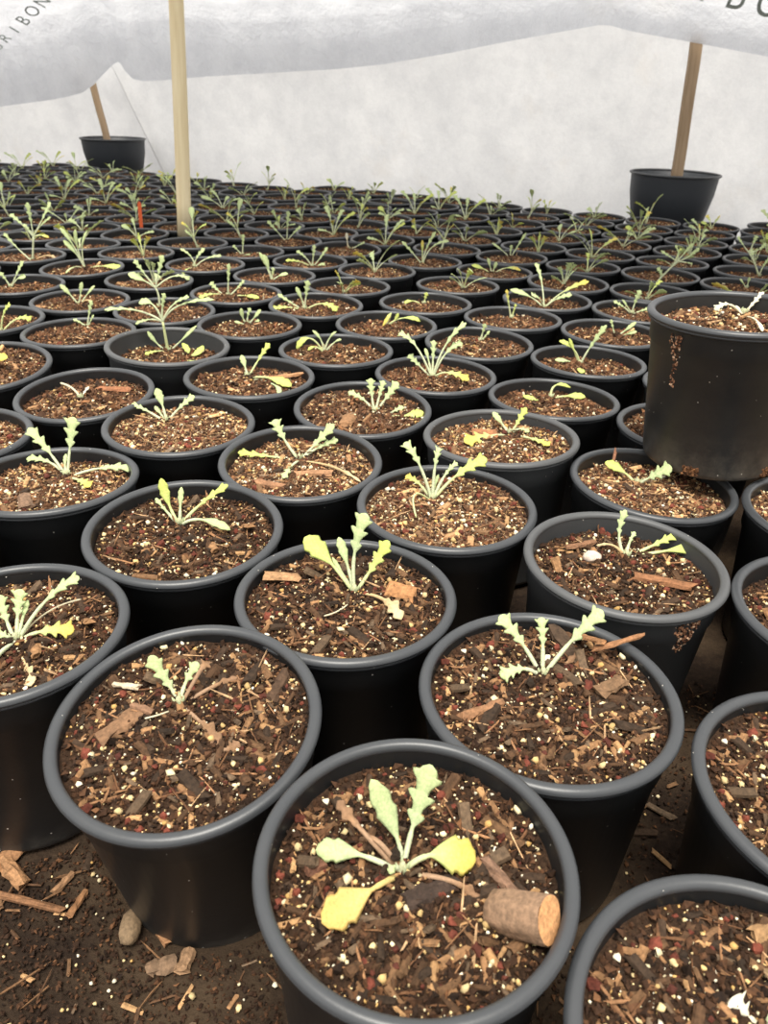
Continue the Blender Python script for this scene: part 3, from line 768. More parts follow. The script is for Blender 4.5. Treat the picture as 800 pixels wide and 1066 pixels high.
# ------------------------------------------------------------------ scattered pieces
def ico(sub):
    bm=bmesh.new(); bmesh.ops.create_icosphere(bm,subdivisions=sub,radius=1); bm.verts.ensure_lookup_table()
    V=np.array([v.co[:] for v in bm.verts]); F=[tuple(v.index for v in f.verts) for f in bm.faces]; bm.free(); return V,F
OCT=(np.array([[1,0,0],[-1,0,0],[0,1,0],[0,-1,0],[0,0,1],[0,0,-1]],float),[(0,2,4),(2,1,4),(1,3,4),(3,0,4),(2,0,5),(1,2,5),(3,1,5),(0,3,5)])
ICO1,ICO2=ico(1),ico(2)
def plank(rings):
    V=[];F=[]
    sec=[(-1,-.5),(-.7,.6),(.1,1),(.8,.5),(1,-.4),(0,-1)]
    for i in range(rings):
        x=-1+2*i/(rings-1)
        for y,z in sec: V.append((x,y,z))
    k=6
    for i in range(rings-1):
        for j in range(k): F.append((i*k+j,i*k+(j+1)%k,(i+1)*k+(j+1)%k,(i+1)*k+j))
    F.append(tuple(range(k-1,-1,-1))); F.append(tuple((rings-1)*k+j for j in range(k)))
    return np.array(V,float),F
PL3,PL4=plank(3),plank(5)
def rots(rg,n,tilt):
    """random yaw, then a lean of about `tilt` radians around a random level axis"""
    y=rg.uniform(0,2*math.pi,n); a=rg.normal(0,tilt,n); b=rg.normal(0,tilt*.7,n)
    cy,sy,ca,sa,cb,sb=np.cos(y),np.sin(y),np.cos(a),np.sin(a),np.cos(b),np.sin(b); z=np.zeros(n); o=np.ones(n)
    Z=np.stack([np.stack([cy,-sy,z],1),np.stack([sy,cy,z],1),np.stack([z,z,o],1)],1)
    Y=np.stack([np.stack([ca,z,sa],1),np.stack([z,o,z],1),np.stack([-sa,z,ca],1)],1)
    X=np.stack([np.stack([o,z,z],1),np.stack([z,cb,-sb],1),np.stack([z,sb,cb],1)],1)
    return Z@Y@X
def scatter(mb, rg, tpl, pos, size, tilt, cols, jit=.2):
    V,F=tpl; n=len(pos)
    if not n: return
    X=V[None]*(1+0*size[:,None,:1]); X=X+rg.normal(0,jit,(n,len(V),3)); X=X*size[:,None,:]
    X=np.einsum('nij,nkj->nki',rots(rg,n,tilt),X)+pos[:,None,:]
    C=np.repeat(cols[:,None,:],len(V),1)*rg.uniform(.8,1.15,(n,len(V),1))
    m=len(V); FA=[tuple(i+k*m for i in f) for k in range(n) for f in F]
    mb.add(X.reshape(-1,3),FA,np.clip(C.reshape(-1,3),0,1))
def pick(rg,n,pal,wts):
    pal=np.array([lin(*p) for p in pal]); w=np.array(wts,float); i=rg.choice(len(pal),n,p=w/w.sum())
    return pal[i]*rg.uniform(.75,1.25,(n,1))
def disc(rg,n,r):
    a=rg.uniform(0,2*math.pi,n); q=r*np.sqrt(rg.uniform(0,1,n)); return np.c_[q*np.cos(a),q*np.sin(a)]
def surf(xy,ph):
    x,y=xy[:,0],xy[:,1]; r2=x*x+y*y
    return .045*(1-r2)+.018*np.sin(5*x+ph)*np.cos(4.3*y-ph)+.012*np.sin(11*x-2*ph+3*y)
BARKPAL=[(88,66,48),(118,90,65),(150,115,82),(70,55,43),(184,146,104),(112,94,76),(60,48,38)]
REDPAL=[(102,54,42),(84,46,36),(116,62,48)]
PERLPAL=[(222,206,166),(214,190,140),(204,172,116),(232,222,196),(192,154,94)]
CRUMBPAL=[(60,42,30),(74,51,35),(92,64,44),(46,33,24),(114,80,54)]

def make_soil(seed, level, pale):
    """returns soil, bark and perlite meshes; soil level at z=0, radius .9"""
    rg=np.random.RandomState(seed); ph=rg.uniform(0,6)
    k={'hi':1.0,'mid':.5,'lo':.2}[level]
    mb=MB(); nr,na={'hi':(26,72),'mid':(14,40),'lo':(7,24)}[level]
    V=[(0,0,surf(np.zeros((1,2)),ph)[0])];F=[]
    for i in range(1,nr+1):
        r=.9*i/nr
        for j in range(na):
            t=2*math.pi*j/na; p=np.array([[r*math.cos(t),r*math.sin(t)]]); V.append((p[0,0],p[0,1],surf(p,ph)[0]+(rg.uniform(-.012,.012) if level!='lo' else 0)))
    for j in range(na): F.append((0,1+j,1+(j+1)%na))
    for i in range(nr-1):
        for j in range(na):
            a=1+i*na+j; b=1+i*na+(j+1)%na; F.append((a,a+na,b+na,b))
    mb.add(V,F,(1,1,1))
    def place(n,r,lift,sz): 
        xy=disc(rg,n,r); return np.c_[xy,surf(xy,ph)+lift*sz]
    br=1.6 if pale else .85
    # crumbs
    n=int(3600*k); s=np.clip(rg.lognormal(-4.35,.4,n),.006,.03)*(1 if level=='hi' else 1.5)
    cr=MB()
    scatter(cr,rg,OCT,place(n,.885,.5,s),np.c_[s*1.4,s,s*.9],.7,pick(rg,n,CRUMBPAL,[3,3,2,2,1])*br,.3)
    n=int((60 if pale else 95)*k); s=np.clip(rg.lognormal(-3.75,.35,n),.012,.05)
    scatter(cr,rg,ICO1 if level=='hi' else OCT,place(n,.87,.5,s),np.c_[s,s*.9,s*.75],.5,pick(rg,n,REDPAL,[3,2,1])*(1.25 if pale else 1),.16)
    # bark
    n=int((820 if pale else 430)*k); L=np.clip(rg.lognormal(-3.4 if pale else -3.05,.5,n),.016,.15); w=L*rg.uniform(.13,.36,n)
    rr=disc(rg,n,1.); lim=np.clip(.88-L*.9,.3,.88)[:,None]; xy=rr*lim
    pos=np.c_[xy,surf(xy,ph)+w*.35]
    pal=pick(rg,n,BARKPAL,[3,3,2.5,2.5,1.5,2,2] if not pale else [2,3.5,4,1,3.5,2.5,.8])*(np.array([1.22,1.24,1.24]) if pale else np.array([.84,.82,.79]))
    scatter(cr,rg,PL4 if level=='hi' else PL3,pos,np.c_[L,w,w*.55],.3,pal,.09)
    n=int(60*k); L=rg.uniform(.04,.13,n); w=rg.uniform(.004,.009,n); xy=disc(rg,n,1.)*(.88-L)[:,None]
    scatter(cr,rg,PL3,np.c_[xy,surf(xy,ph)+.02],np.c_[L,w,w],.3,pick(rg,n,[(150,112,80),(112,80,56),(190,156,118)],[2,2,1]),.35)
    # perlite
    pe=MB(); n=int((1150 if pale else 800)*k*(1 if level!='lo' else 1.2)); s=np.clip(rg.lognormal(-4.75,.52,n),.0045,.036)*(1 if level=='hi' else 1.15)
    big=rg.uniform(size=n)<.05; s[big]*=1.45; s=np.minimum(s,.036)
    scatter(pe,rg,ICO1 if level=='hi' else OCT,place(n,.88,.7,s),np.c_[s,s*.9,s*.75],.5,pick(rg,n,PERLPAL,[3,3,2,2,1]),.2)
    return mb.mesh('soil',M_SOILL if pale else M_SOILD), cr.mesh('bark_chips',M_CHIP,False), pe.mesh('perlite',M_PERL,True)

# ------------------------------------------------------------------ leaves
TINT={0:((207,220,162),(201,216,162),(222,228,192)),1:((232,214,112),(208,219,140),(222,226,180)),2:((216,225,126),(208,220,134),(222,228,172)),
      3:((230,198,116),(233,206,130),(226,202,132)),5:((240,236,212),(238,232,206),(234,224,192)),6:((216,194,152),(206,180,136),(200,172,128)),'dry':((142,110,84),(160,124,92),(172,140,112))}
LOBES={2:[(.34,.72),(.68,1.)],3:[(.20,.6),(.47,.9),(.74,1.)]}
def smooth(a,b,x):
    x=min(1,max(0,(x-a)/(b-a))); return x*x*(3-2*x)
def leaf(mb, kind, width, col, b, m, t, rg=rng, fine=True):
    b,m,t=(np.array(q,float) for q in (b,m,t)); ctrl=2*m-.5*(b+t)
    L=np.linalg.norm(m-b)+np.linalg.norm(t-m)
    if kind.startswith('dry') and col==0: col='dry'
    ct,cm,cb=(np.array(lin(*c)) for c in TINT[col])
    if kind=='stem':
        ss=np.linspace(0,1,7); P=[(1-s)**2*b+2*s*(1-s)*ctrl+s*s*t for s in ss]
        grow(mb,P,[width*(.55-.15*s) for s in ss],cb); return
    N=34 if fine else 22
    if kind=='lobed' and fine: N=46
    V=[];C=[];k=8
    start={'thin':9,'dry':.55,'spat':.42}.get(kind,.44); nl=2 if L<.42 else 3
    pr=.0155 if kind!='dry' else .014
    for i in range(N):
        s=i/(N-1); p=(1-s)**2*b+2*s*(1-s)*ctrl+s*s*t
        T=2*(1-s)*(ctrl-b)+2*s*(t-ctrl); T/=np.linalg.norm(T)+1e-9
        up=np.array([0,-.62,.78]); side=np.cross(T,up); ln=np.linalg.norm(side)
        if ln<.15: side=np.array([1.,0,0]); ln=1
        side/=ln; nrm=np.cross(side,T)
        fwd=0; wlr=[0,0]; flr=[0,0]; w=pr*(1.25-.35*s); h=pr*.8
        if s>start:
            q=(s-start)/(1-start)
            if kind=='lobed':
                core=.36*min(1,(q/.35))*(1+.75*smooth(.5,.85,q))*max(0,1-max(0,(q-.86)/.14)**2.2)**.5
                for sd in (0,1):
                    lw=0; lf=0
                    for (qk,ak) in LOBES[nl]:
                        g=math.exp(-(abs(q-qk-.05*sd)/.09)**2.2)*ak
                        if g>lw: lw=g; lf=g
                    wlr[sd]=max(w*.8,width*.6*max(core,lw)); flr[sd]=lf*L*.075*(1 if q<.9 else 0)
                w=max(wlr)
            elif kind=='dry':
                env=math.sin(math.pi*min(1,q*.92))**.7; w=max(w,width*.5*env*(.8+.3*math.sin(q*17)))
            else:
                env=min(1,(q/.55))**1.25 if q<.55 else (1-((q-.55)/.45)**3)**.5*1.0
                notch=1+ (.13*math.sin(q*26) if q>.55 else 0)
                w=max(w*.8,width*.52*env*notch)
            if i==N-1: w*=.45
            h=.0065
        elif kind=='thin': w=width*.35; h=w
        if i==N-1: w*=.5; h*=.5
        fold=.22*max(0,w-.02); curl=0
        if kind=='dry': curl=.5*w*math.sin(6*s+1)
        for j in range(k):
            a=2*math.pi*j/k; e=math.cos(a)
            we=w if not wlr[0] else wlr[0 if e>0 else 1]; fe=flr[0 if e>0 else 1]
            V.append(p+side*we*e+nrm*(h*math.sin(a)+fold*abs(e)+curl*e)+T*fe*abs(e)+(T*.3*w*(1-abs(e)) if kind=='spat' and s>.86 else 0))
            c=cb if s<start*.8 else (cm if s<.8 else ct)
            if start*.8<=s<start+.15 and start<1: f=(s-start*.8)/(.15+.2*start); c=cb*(1-f)+cm*f
            elif s>=.62 and start<1: f=min(1,(s-.62)/.25); c=cm*(1-f)+ct*f
            mid=1.12 if abs(e)<.3 else .97
            C.append(np.clip(c*mid,0,1))
    F=[]
    for i in range(N-1):
        for j in range(k): F.append((i*k+j,i*k+(j+1)%k,(i+1)*k+(j+1)%k,(i+1)*k+j))
    F.append(tuple(range(k-1,-1,-1))); F.append(tuple((N-1)*k+j for j in range(k)))
    mb.add(V,F,C)
def crown(mb, x,y,z, s=1.):
    grow(mb,[(x,y,z-.05),(x,y,z+.02),(x,y,z+.06*s),(x,y,z+.1*s)],[.03,.034,.03,.016],lin(206,206,166))
    for k in range(4):
        a=k*1.7; grow(mb,[(x,y,z),(x+.03*math.cos(a),y+.03*math.sin(a),z+.05),(x+.045*math.cos(a),y+.045*math.sin(a),z+.11*s)],[.014,.017,.004],lin(200,208,166),5)
def random_leaves(rg, tall):
    n=rg.randint(4,7); a0=rg.uniform(0,6.28); L=[]
    bx,by=rg.uniform(-.18,.18,2); st=None; base=(bx,by,0.)
    if rg.uniform()<.3 and tall>.8:
        st=(bx+rg.uniform(-.1,.1),by+rg.uniform(-.05,.05),.35*tall); L.append(('stem',.045,0,base,((bx+st[0])/2,(by+st[1])/2,st[2]*.5),st))
    for i in range(n):
        a=a0+i*2.4+rg.uniform(-.3,.3); el=math.radians(rg.uniform(18,74)); l=tall*rg.uniform(.6,1.1)
        o=st if st is not None and i<n-1 else base
        t=(o[0]+l*math.cos(el)*math.cos(a),o[1]+l*math.cos(el)*math.sin(a),o[2]+l*math.sin(el))
        m=(o[0]+l*.42*math.cos(el)*math.cos(a),o[1]+l*.42*math.cos(el)*math.sin(a),o[2]+l*.58*math.sin(el)+.03)
        L.append(('lobed' if rg.uniform()<.65 else 'spat',rg.uniform(.11,.19),0 if rg.uniform()<.75 else rg.choice([1,2]),o,m,t))
    return L,base

# ------------------------------------------------------------------ the pot
def pot_mesh(mat):
    mb=MB()
    lathe(mb,[(.905,-.03),(.895,-.18),(.885,-.36),(.86,-.42),(.74,-1.70),(.72,-1.73),(0.001,-1.73)],72)
    lathe(mb,[(0.001,-1.775),(.70,-1.775),(.735,-1.8),(.765,-1.8),(.79,-1.775),(.80,-1.73),(.905,-.36),(.928,-.335),(.935,-.10),(.955,-.05)],72)
    v=[x for x in mb.v]; mb.v=[x+np.array([0,0,H]) for x in v]
    return mb.mesh('pot',mat)
def rim_mesh(mat):
    mb=MB(); P=[]
    for k in range(17):
        a=2*math.pi*k/16; P.append((.945+.050*math.cos(a)*(1 if math.cos(a)>0 else .95),-.042+.042*math.sin(a)))
    lathe(mb,P,96)
    lathe(mb,[(.93,-.06),(.975,-.072),(.977,-.092),(.955,-.104),(.925,-.10)],96)
    mb.v=[x+np.array([0,0,H]) for x in mb.v]
    return mb.mesh('rim',mat)
POT,POTD,RIM,POTG,RIMG=pot_mesh(M_POT),pot_mesh(M_POTDUSTY),rim_mesh(M_RIM),pot_mesh(M_POTGREY),rim_mesh(M_RIMGREY)
SOILS={}
def soil(level,pale,i):
    k=(level,pale,i)
    if k not in SOILS: SOILS[k]=make_soil(100+i*7+(50 if pale else 0)+{'hi':0,'mid':1000,'lo':2000}[level],level,pale)
    return SOILS[k]
FARPL={}
def far_plant(i):
    if i not in FARPL:
        rg=np.random.RandomState(500+i); L,base=random_leaves(rg,(.6,.7,.85,1.0,.65,1.05,.75,.9)[i%8]); mb=MB()
        crown(mb,*base)
        for l in L: leaf(mb,*l,rg,False)
        FARPL[i]=mb.mesh('seedling',M_LEAF)
    return FARPL[i]

def ZR(key,s): return 1.9 if key==(-2,-1) else H if key=='STK' else H*s     # height of a pot's rim above its base
GROUP='potted seedlings set out in rows'
OLD=((0,-1),(1,0),(1,3))      # older pots of worn grey plastic
def potted(key, x,y,z0,s,tx,ty,depth, label, level, pale, leaves, near, dusty=False):
    t=thing('potted_seedling',label,'potted plant',(x-H*s*tx,y-H*s*ty,z0),GROUP)
    t.rotation_euler=(-ty,tx,0); sz=1.0556 if key==(-2,-1) else s; t.scale=(s*.985,s*.985,sz)
    rg=np.random.RandomState(abs(hash(key))%99991 if not isinstance(key,str) else 77)
    p=link('pot',POTG if key in OLD else POTD if dusty else POT,t,(0,0,0),rg.uniform(0,6)); link('rim',RIMG if key in OLD else RIM,p)
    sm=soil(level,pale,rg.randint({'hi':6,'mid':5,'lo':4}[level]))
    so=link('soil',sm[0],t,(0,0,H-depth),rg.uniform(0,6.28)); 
    a=link('bark_chips',sm[1],so); a['kind']='stuff'; a=link('perlite',sm[2],so); a['kind']='stuff'
    if leaves is None and not near:
        link('seedling',far_plant(rg.randint(10)),t,(rg.uniform(-.1,.1),rg.uniform(-.1,.1),H-depth+.03),rg.uniform(0,6.28)); return t
    if leaves is None:
        L,base=random_leaves(rg,rg.uniform(.4,.75)); base=(base[0],base[1],H-depth+.03)
        L=[(l[0],l[1],l[2],*[(q[0],q[1],q[2]+H-depth+.03) for q in l[3:]]) for l in L]
    else:
        L=[(l[0],l[1],l[2],*[(q[0]/s/.985,q[1]/s/.985,(q[2]+ZR(key,s))/sz) for q in l[3:]]) for l in leaves]; base=L[0][3]
    mb=MB(); crown(mb,*base)
    for l in L:
        if l[0]=='stem': leaf(mb,*l,rg)
    sd=mb.build('seedling',M_LEAF,t)
    for l in L:
        if l[0]=='stem': continue
        b=MB(); leaf(b,*l,rg)
        dry=l[0].startswith('dry')
        o=b.build('leaf',M_DRY if dry else M_LEAF,sd)
        if dry: o['label']='withered brown leaf'
        elif l[2] in (1,3): o['label']='yellowing leaf'
    return t

exec_rows={}
for k in POTS: exec_rows.setdefault(k[0],[]).append(k)
for r in exec_rows: exec_rows[r].sort(key=lambda k:k[1])
ORD=['front','second','third','fourth','fifth','sixth','seventh','eighth','ninth','tenth','eleventh','twelfth','thirteenth','fourteenth','fifteenth','sixteenth','seventeenth','eighteenth','nineteenth','twentieth','twenty-first','twenty-second','twenty-third','twenty-fourth','twenty-fifth']
FORM=['small grey-green','pale green','low leafy','slender grey-green','loose silvery']
ROOT={}
for key in sorted(POTS):
    x,y,s,tx,ty,dp=POTS[key]; i,j=key
    lv=PLANTS.get(key); near=y<16
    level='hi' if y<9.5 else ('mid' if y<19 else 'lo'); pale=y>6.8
    row=exec_rows[i]; pos=row.index(key); n=len(row)
    ro=ORD[i+2] if i>-2 else 'first'
    if pos==0: pl='at the right end'
    elif pos==n-1: pl='at the left end'
    elif pos<n/2: pl='%s from the right'%ORD[pos]
    else: pl='%s from the left'%ORD[n-1-pos]
    lab=LABELS.get(key) or 'black pot of %sseedling, %s row from the front, %s'%('' if near and not lv else 'grey-green ',ro,pl)
    ROOT[key]=potted(key,x,y,-H,s,tx,ty,dp,lab,level,pale,lv,near)
STX,STY,STZ=3.94,8.62,1.85
ROOT['STK']=potted('STK',STX,STY,STZ-H,1.,-.05,0,.22,'dusty black pot lifted on top of the other pots, cream withered seedling','hi',True,PLANTS['STK'],True,True)

# ------------------------------------------------------------------ loose pieces in single pots
def chip_mesh(L,w,h,col,seed,rings=6,jit=.13,name='wood_chip'):
    rg=np.random.RandomState(seed); V,F=plank(rings); V=V+rg.normal(0,jit,V.shape); V=V*np.array([L/2,w/2,h/2])
    mb=MB(); mb.add(V,F,np.clip(np.tile(lin(*col),(len(V),1))*rg.uniform(.8,1.2,(len(V),1)),0,1)); return mb.mesh(name,M_CHIP,False)
def in_pot(key,name,me,x,y,lift,rx,ry,rz,label=None):
    """a notable chip lying in the soil of one pot"""
    r=ROOT[key]; so=[c for c in r.children if c.name.startswith('soil')][0]
    o=bpy.data.objects.new(name,me); COL.objects.link(o); o.parent=so
    a=-so.rotation_euler[2]
    z=.045*(1-x*x-y*y)+lift
    o.location=((x*math.cos(a)-y*math.sin(a))*R,(x*math.sin(a)+y*math.cos(a))*R,z*R)
    o.rotation_euler=(math.radians(rx),math.radians(ry),math.radians(rz)+a)
    if label: o['label']=label
    return o
CHIPS=[
 # pot, x, y, length, width, thickness, colour, turns, lift
 ((-2,-1),.52,.02,.30,.07,.05,(126,99,81),0,0,-55,.02),
 ((-2,-1),.1,-.12,.34,.13,.04,(63,51,44),0,4,28,.02),
 ((-2,-1),-.62,.02,.14,.08,.04,(106,74,58),0,0,30,.03),
 ((-1,-1),-.52,-.18,.36,.08,.06,(140,104,76),0,0,28,.03),
 ((-1,-1),.66,.52,.42,.05,.03,(146,106,75),0,-16,8,.17),
 ((-1,-1),.44,.62,.30,.08,.03,(154,113,78),0,-22,-58,.12),
 ((-1,-1),.26,.62,.44,.13,.06,(77,62,49),0,6,-72,.04),
 ((-1,-1),.14,.28,.40,.08,.05,(87,71,55),0,0,-50,.03),
 ((-1,-1),.52,.12,.26,.13,.04,(117,92,69),0,0,35,.04),
 ((-1,0),.50,.16,.25,.20,.035,(170,124,84),8,6,-10,.05),
 ((-1,0),-.62,.34,.30,.16,.04,(164,129,95),-6,4,5,.06),
 ((-2,0),-.36,.12,.18,.06,.05,(137,106,84),0,0,-22,.04),
 ((-2,0),.62,.36,.28,.1,.05,(80,62,48),0,0,72,.03),
 ((-2,0),-.55,.34,.2,.05,.03,(194,180,155),0,0,-8,.06),
 ((-2,0),-.5,-.02,.3,.14,.04,(125,96,72),0,0,50,.03),
 ((0,-1),.38,-.14,.58,.13,.07,(140,99,70),0,0,-16,.04),
 ((0,-1),-.3,.52,.34,.07,.05,(136,101,76),0,0,20,.04),
 ((-2,-2),.36,.42,.33,.12,.05,(148,123,93),0,0,-4,.04),
 ((-2,-2),.62,.30,.36,.10,.06,(162,120,77),0,0,52,.05),
 ((-2,-2),.52,.58,.30,.18,.05,(83,67,54),0,8,30,.04),
 ((-2,-2),.30,.72,.24,.10,.04,(159,126,90),0,0,20,.04),
 ((-2,-2),.72,.72,.62,.06,.05,(109,92,76),0,-22,38,.17),
 ((-2,-2),.70,.12,.62,.04,.04,(103,86,69),0,4,50,.05),
 ((1,0),-.18,.24,.30,.22,.03,(162,114,80),4,8,12,.06),
 ((1,-1),-.36,.50,.34,.04,.03,(146,105,83),0,-60,75,.14),
 ((0,1),.18,-.12,.42,.12,.06,(163,124,93),0,0,8,.03),
 ((0,1),-.3,-.42,.34,.12,.05,(150,112,84),0,0,-12,.03),
 ((1,1),-.2,-.35,.3,.2,.05,(142,108,78),0,0,80,.04),
 ((-1,2),-.1,-.42,.36,.14,.06,(126,102,83),0,0,-60,.04),
 ((0,3),.28,.42,.5,.12,.06,(153,105,76),0,0,-6,.05),
 ((1,2),.52,.34,.5,.1,.06,(171,129,94),0,-6,10,.07),
]
for n_,(key,x,y,L,w,h,col,rx,ry,rz,lift) in enumerate(CHIPS):
    in_pot(key,'wood_chip',chip_mesh(L,w,h,col,40+n_),x,y,lift,rx,ry,rz)

def world(key,x,y,lift):
    """a point above a pot's soil, in table units"""
    px,py,s,tx,ty,dp=POTS[key]; sz=1.0556 if key==(-2,-1) else s; return px+x*s,py+y*s,(H-dp)*sz-H+.045*(1-x*x-y*y)+lift
# moss beside the seedling in the front pot
mb=MB(); rg=np.random.RandomState(5); xy=disc(rg,60,.05)*np.array([1.3,1]); s=rg.uniform(.008,.018,60)
scatter(mb,rg,ICO1,np.c_[xy,s*.3],np.c_[s,s,s*.7],.4,pick(rg,60,[(170,180,30),(120,140,30),(200,200,50)],[2,2,1]))
in_pot((-2,-1),'moss',mb.mesh('moss',M_CHIP),.28,.06,.01,0,0,0,'green moss patch')['kind']='stuff'

# wood plug lying in the front pot
x,y,z=world((-2,-1),.6,-.30,+.115)
t=thing('wood_plug','round cut wood plug lying on the soil of the front pot','piece of wood',(x,y,z))
mb=MB(); rg=np.random.RandomState(9); V=[];F=[]; n=28
for i,(q,rr) in enumerate([(-.21,.02),(-.205,.07),(-.18,.098),(-.08,.112),(.05,.113),(.15,.116),(.178,.112)]):
    for k in range(n):
        a=2*math.pi*k/n; r_=rr*(1+.05*math.sin(3*a+i*.3)+.035*math.sin(7*a+1)); V.append((q,r_*math.cos(a),r_*math.sin(a)*.92))
for i in range(6):
    for k in range(n): F.append((i*n+k,i*n+(k+1)%n,(i+1)*n+(k+1)%n,(i+1)*n+k))
F.append(tuple(range(n-1,-1,-1)))
mb.add(V,F,lin(140,114,92)); mb.build('bark',M_CHIP,t)
mb=MB(); Ve=[(.190,0,0)]+[(.186,.07*math.cos(2*math.pi*k/n),.065*math.sin(2*math.pi*k/n)) for k in range(n)]+[(.178,.111*math.cos(2*math.pi*k/n)*(1+.05*math.sin(6*math.pi*k/n+1.8)),.103*math.sin(2*math.pi*k/n)) for k in range(n)]
Fe=[(0,1+k,1+(k+1)%n) for k in range(n)]+[(1+k,1+n+k,1+n+(k+1)%n,1+(k+1)%n) for k in range(n)]
mb.add(Ve,Fe,lin(200,150,104)); mb.build('cut_end',M_CHIP,t)['label']='pale sawn end'
t.rotation_euler=(0.05,-.5,math.radians(-30)); t.scale=(.95,1.12,1.12)

# white pebble
x,y,z=world((0,-1),-.23,.27,.03)
V,F=ICO2[0]*np.array([.105,.08,.06]),ICO2[1]; rg=np.random.RandomState(2); V=V*(1+rg.normal(0,.03,(len(V),1)))
mb=MB(); mb.add(V,F,lin(214,198,182)); o=mb.build('pebble',tinted('pebble',.7,1,.2,120),None,True,(x,y,z+H)); o.rotation_euler=(.2,.1,.3)
tag(o,'smooth whitish pebble resting on the soil near a small seedling','pebble')

# dirt crust on two pots
def crust(root,ang,zt,wid,hgt,seed,rad):
    rg=np.random.RandomState(seed); mb=MB(); n=170
    u=rg.uniform(-1,1,n); v=rg.uniform(0,1,n); keep=np.abs(u)<1-.75*v+.1*np.sin(9*v); u,v=u[keep],v[keep]; n=len(u)
    a=ang+u*wid; z=H-zt-v*hgt; r_=rad(zt+v*hgt)
    s=rg.uniform(.006,.018,n); pos=np.c_[r_*np.cos(a),r_*np.sin(a),z]
    scatter(mb,rg,OCT,pos,np.c_[s,s,s*1.3],.3,pick(rg,n,[(150,110,84),(196,164,136),(110,76,56),(84,56,42)],[3,2,2,1]))
    p=[c for c in root.children if c.name.startswith('pot')][0]
    o=mb.build('dirt_crust',M_CHIP,p,False); o.rotation_euler=(0,0,-p.rotation_euler[2]); o['kind']='stuff'; o['label']='dried soil stuck to the plastic'
prof=lambda d: np.where(d<.335,.945-.05*np.clip(d-.1,0,1),.905-(d-.36)*.0766)
crust(ROOT[(0,-1)],math.radians(-66),.13,.16,.36,3,prof)
crust(ROOT['STK'],math.radians(-151),.14,.09,.62,4,prof)
for a,sd in ((-58,6),(-125,7)):
    rg=np.random.RandomState(sd); mb=MB(); n=70; u=rg.uniform(-1,1,n); v=rg.uniform(0,1,n)
    an=math.radians(a)+u*.11; s=rg.uniform(.012,.03,n)
    scatter(mb,rg,OCT,np.c_[.80*np.cos(an),.80*np.sin(an),.03+v*.11],np.c_[s,s,s],.4,pick(rg,n,[(96,66,44),(130,92,62),(70,48,34)],[1,1,1]))
    p=[c for c in ROOT['STK'].children if c.name.startswith('pot')][0]
    o=mb.build('drain_hole',M_CHIP,p,False); o.rotation_euler=(0,0,-p.rotation_euler[2]); o['label']='drain hole packed with brown soil'

# ------------------------------------------------------------------ ground
m,nt,out=new_mat('dirt'); co=coords(nt)
n1=noise(nt,co,7,5,.6); n2=noise(nt,co,140,5,.75); n3=noise(nt,co,30,4,.6)
c=ramp(nt,n2,[(.3,lin(30,23,18)),(.55,lin(48,37,29)),(.75,lin(72,56,43))])
c=mixc(nt,ramp(nt,n1,[(.42,(0,0,0)),(.6,(.75,.75,.75))]),c,mixc(nt,n2,lin(74,60,45),lin(96,79,61)))
c=mixc(nt,math_(nt,'MULTIPLY',n3,.5),c,lin(38,28,22))
principled(nt,out,c,.95,bump(nt,math_(nt,'ADD',n2,math_(nt,'MULTIPLY',n3,2.)),.8,.006),.15)
M_DIRT=m
mb=MB(); V=[];F=[]; gx=np.linspace(-9,9,91); gy=np.linspace(-1,12,66)
for yy in gy:
    for xx in gx: V.append((xx,yy,-.012+.018*math.sin(2.1*xx+yy)*math.cos(1.7*yy-xx*.6)-.02))
for j in range(65):
    for i in range(90): a=j*91+i; F.append((a,a+1,a+92,a+91))
n0=len(V); V+=[(-90,-60,-.05),(90,-60,-.05),(90,120,-.05),(-90,120,-.05)]; F.append((n0,n0+1,n0+2,n0+3))
mb.add(V,F); g=mb.build('ground',M_DIRT); g['kind']='structure'
# litter on the ground along the front of the bed
rg=np.random.RandomState(21); mb=MB(); pe=MB()
def gxy(n,x0,x1,y0,y1): return np.c_[rg.uniform(x0,x1,n),rg.uniform(y0,y1,n)]
feet=np.array([[POTS[k][0]-H*POTS[k][3],POTS[k][1]-H*POTS[k][4]] for k in POTS if POTS[k][1]<9])
def clear(q,m=.84):
    return q[(np.hypot(q[:,None,0]-feet[None,:,0],q[:,None,1]-feet[None,:,1])>m).all(1)]
for area,k in (((-4.6,.2,1.6,4.9),1.),((.3,4.5,1.8,6.5),.45)):
    q=clear(gxy(int(14000*k),*area)); n=len(q); s=np.clip(rg.lognormal(-4.6,.4,n),.005,.022)
    scatter(mb,rg,OCT,np.c_[q,s*.4-.015],np.c_[s*1.4,s,s*.9],.6,pick(rg,n,CRUMBPAL,[3,3,2,3,1])*.8,.3)
    q=clear(gxy(int(260*k),*area),.88); n=len(q); L=np.clip(rg.lognormal(-3.,.5,n),.02,.14); w=L*rg.uniform(.15,.4,n)
    scatter(mb,rg,PL3,np.c_[q,w*.3-.01],np.c_[L,w,w*.45],.13,pick(rg,n,BARKPAL,[3,3,2,3,1,2,2]),.12)
    q=clear(gxy(int(120*k),*area),.86); n=len(q); L=rg.uniform(.04,.13,n); w=rg.uniform(.004,.008,n)
    scatter(mb,rg,PL3,np.c_[q,w+.0],np.c_[L,w,w],.12,pick(rg,n,[(130,98,70),(100,74,54)],[1,1]),.35)
    q=clear(gxy(int(420*k),*area),.86); n=len(q); s=np.clip(rg.lognormal(-4.5,.45,n),.006,.034)
    scatter(pe,rg,ICO1,np.c_[q,s*.5],np.c_[s,s*.9,s*.75],.4,pick(rg,n,PERLPAL,[3,3,1,3,.5]),.15)
o=mb.build('bark_litter',M_CHIP,None,False,(0,0,0)); tag(o,'fine bark crumbs and splinters spilled over the dirt','bark litter',kind='stuff')
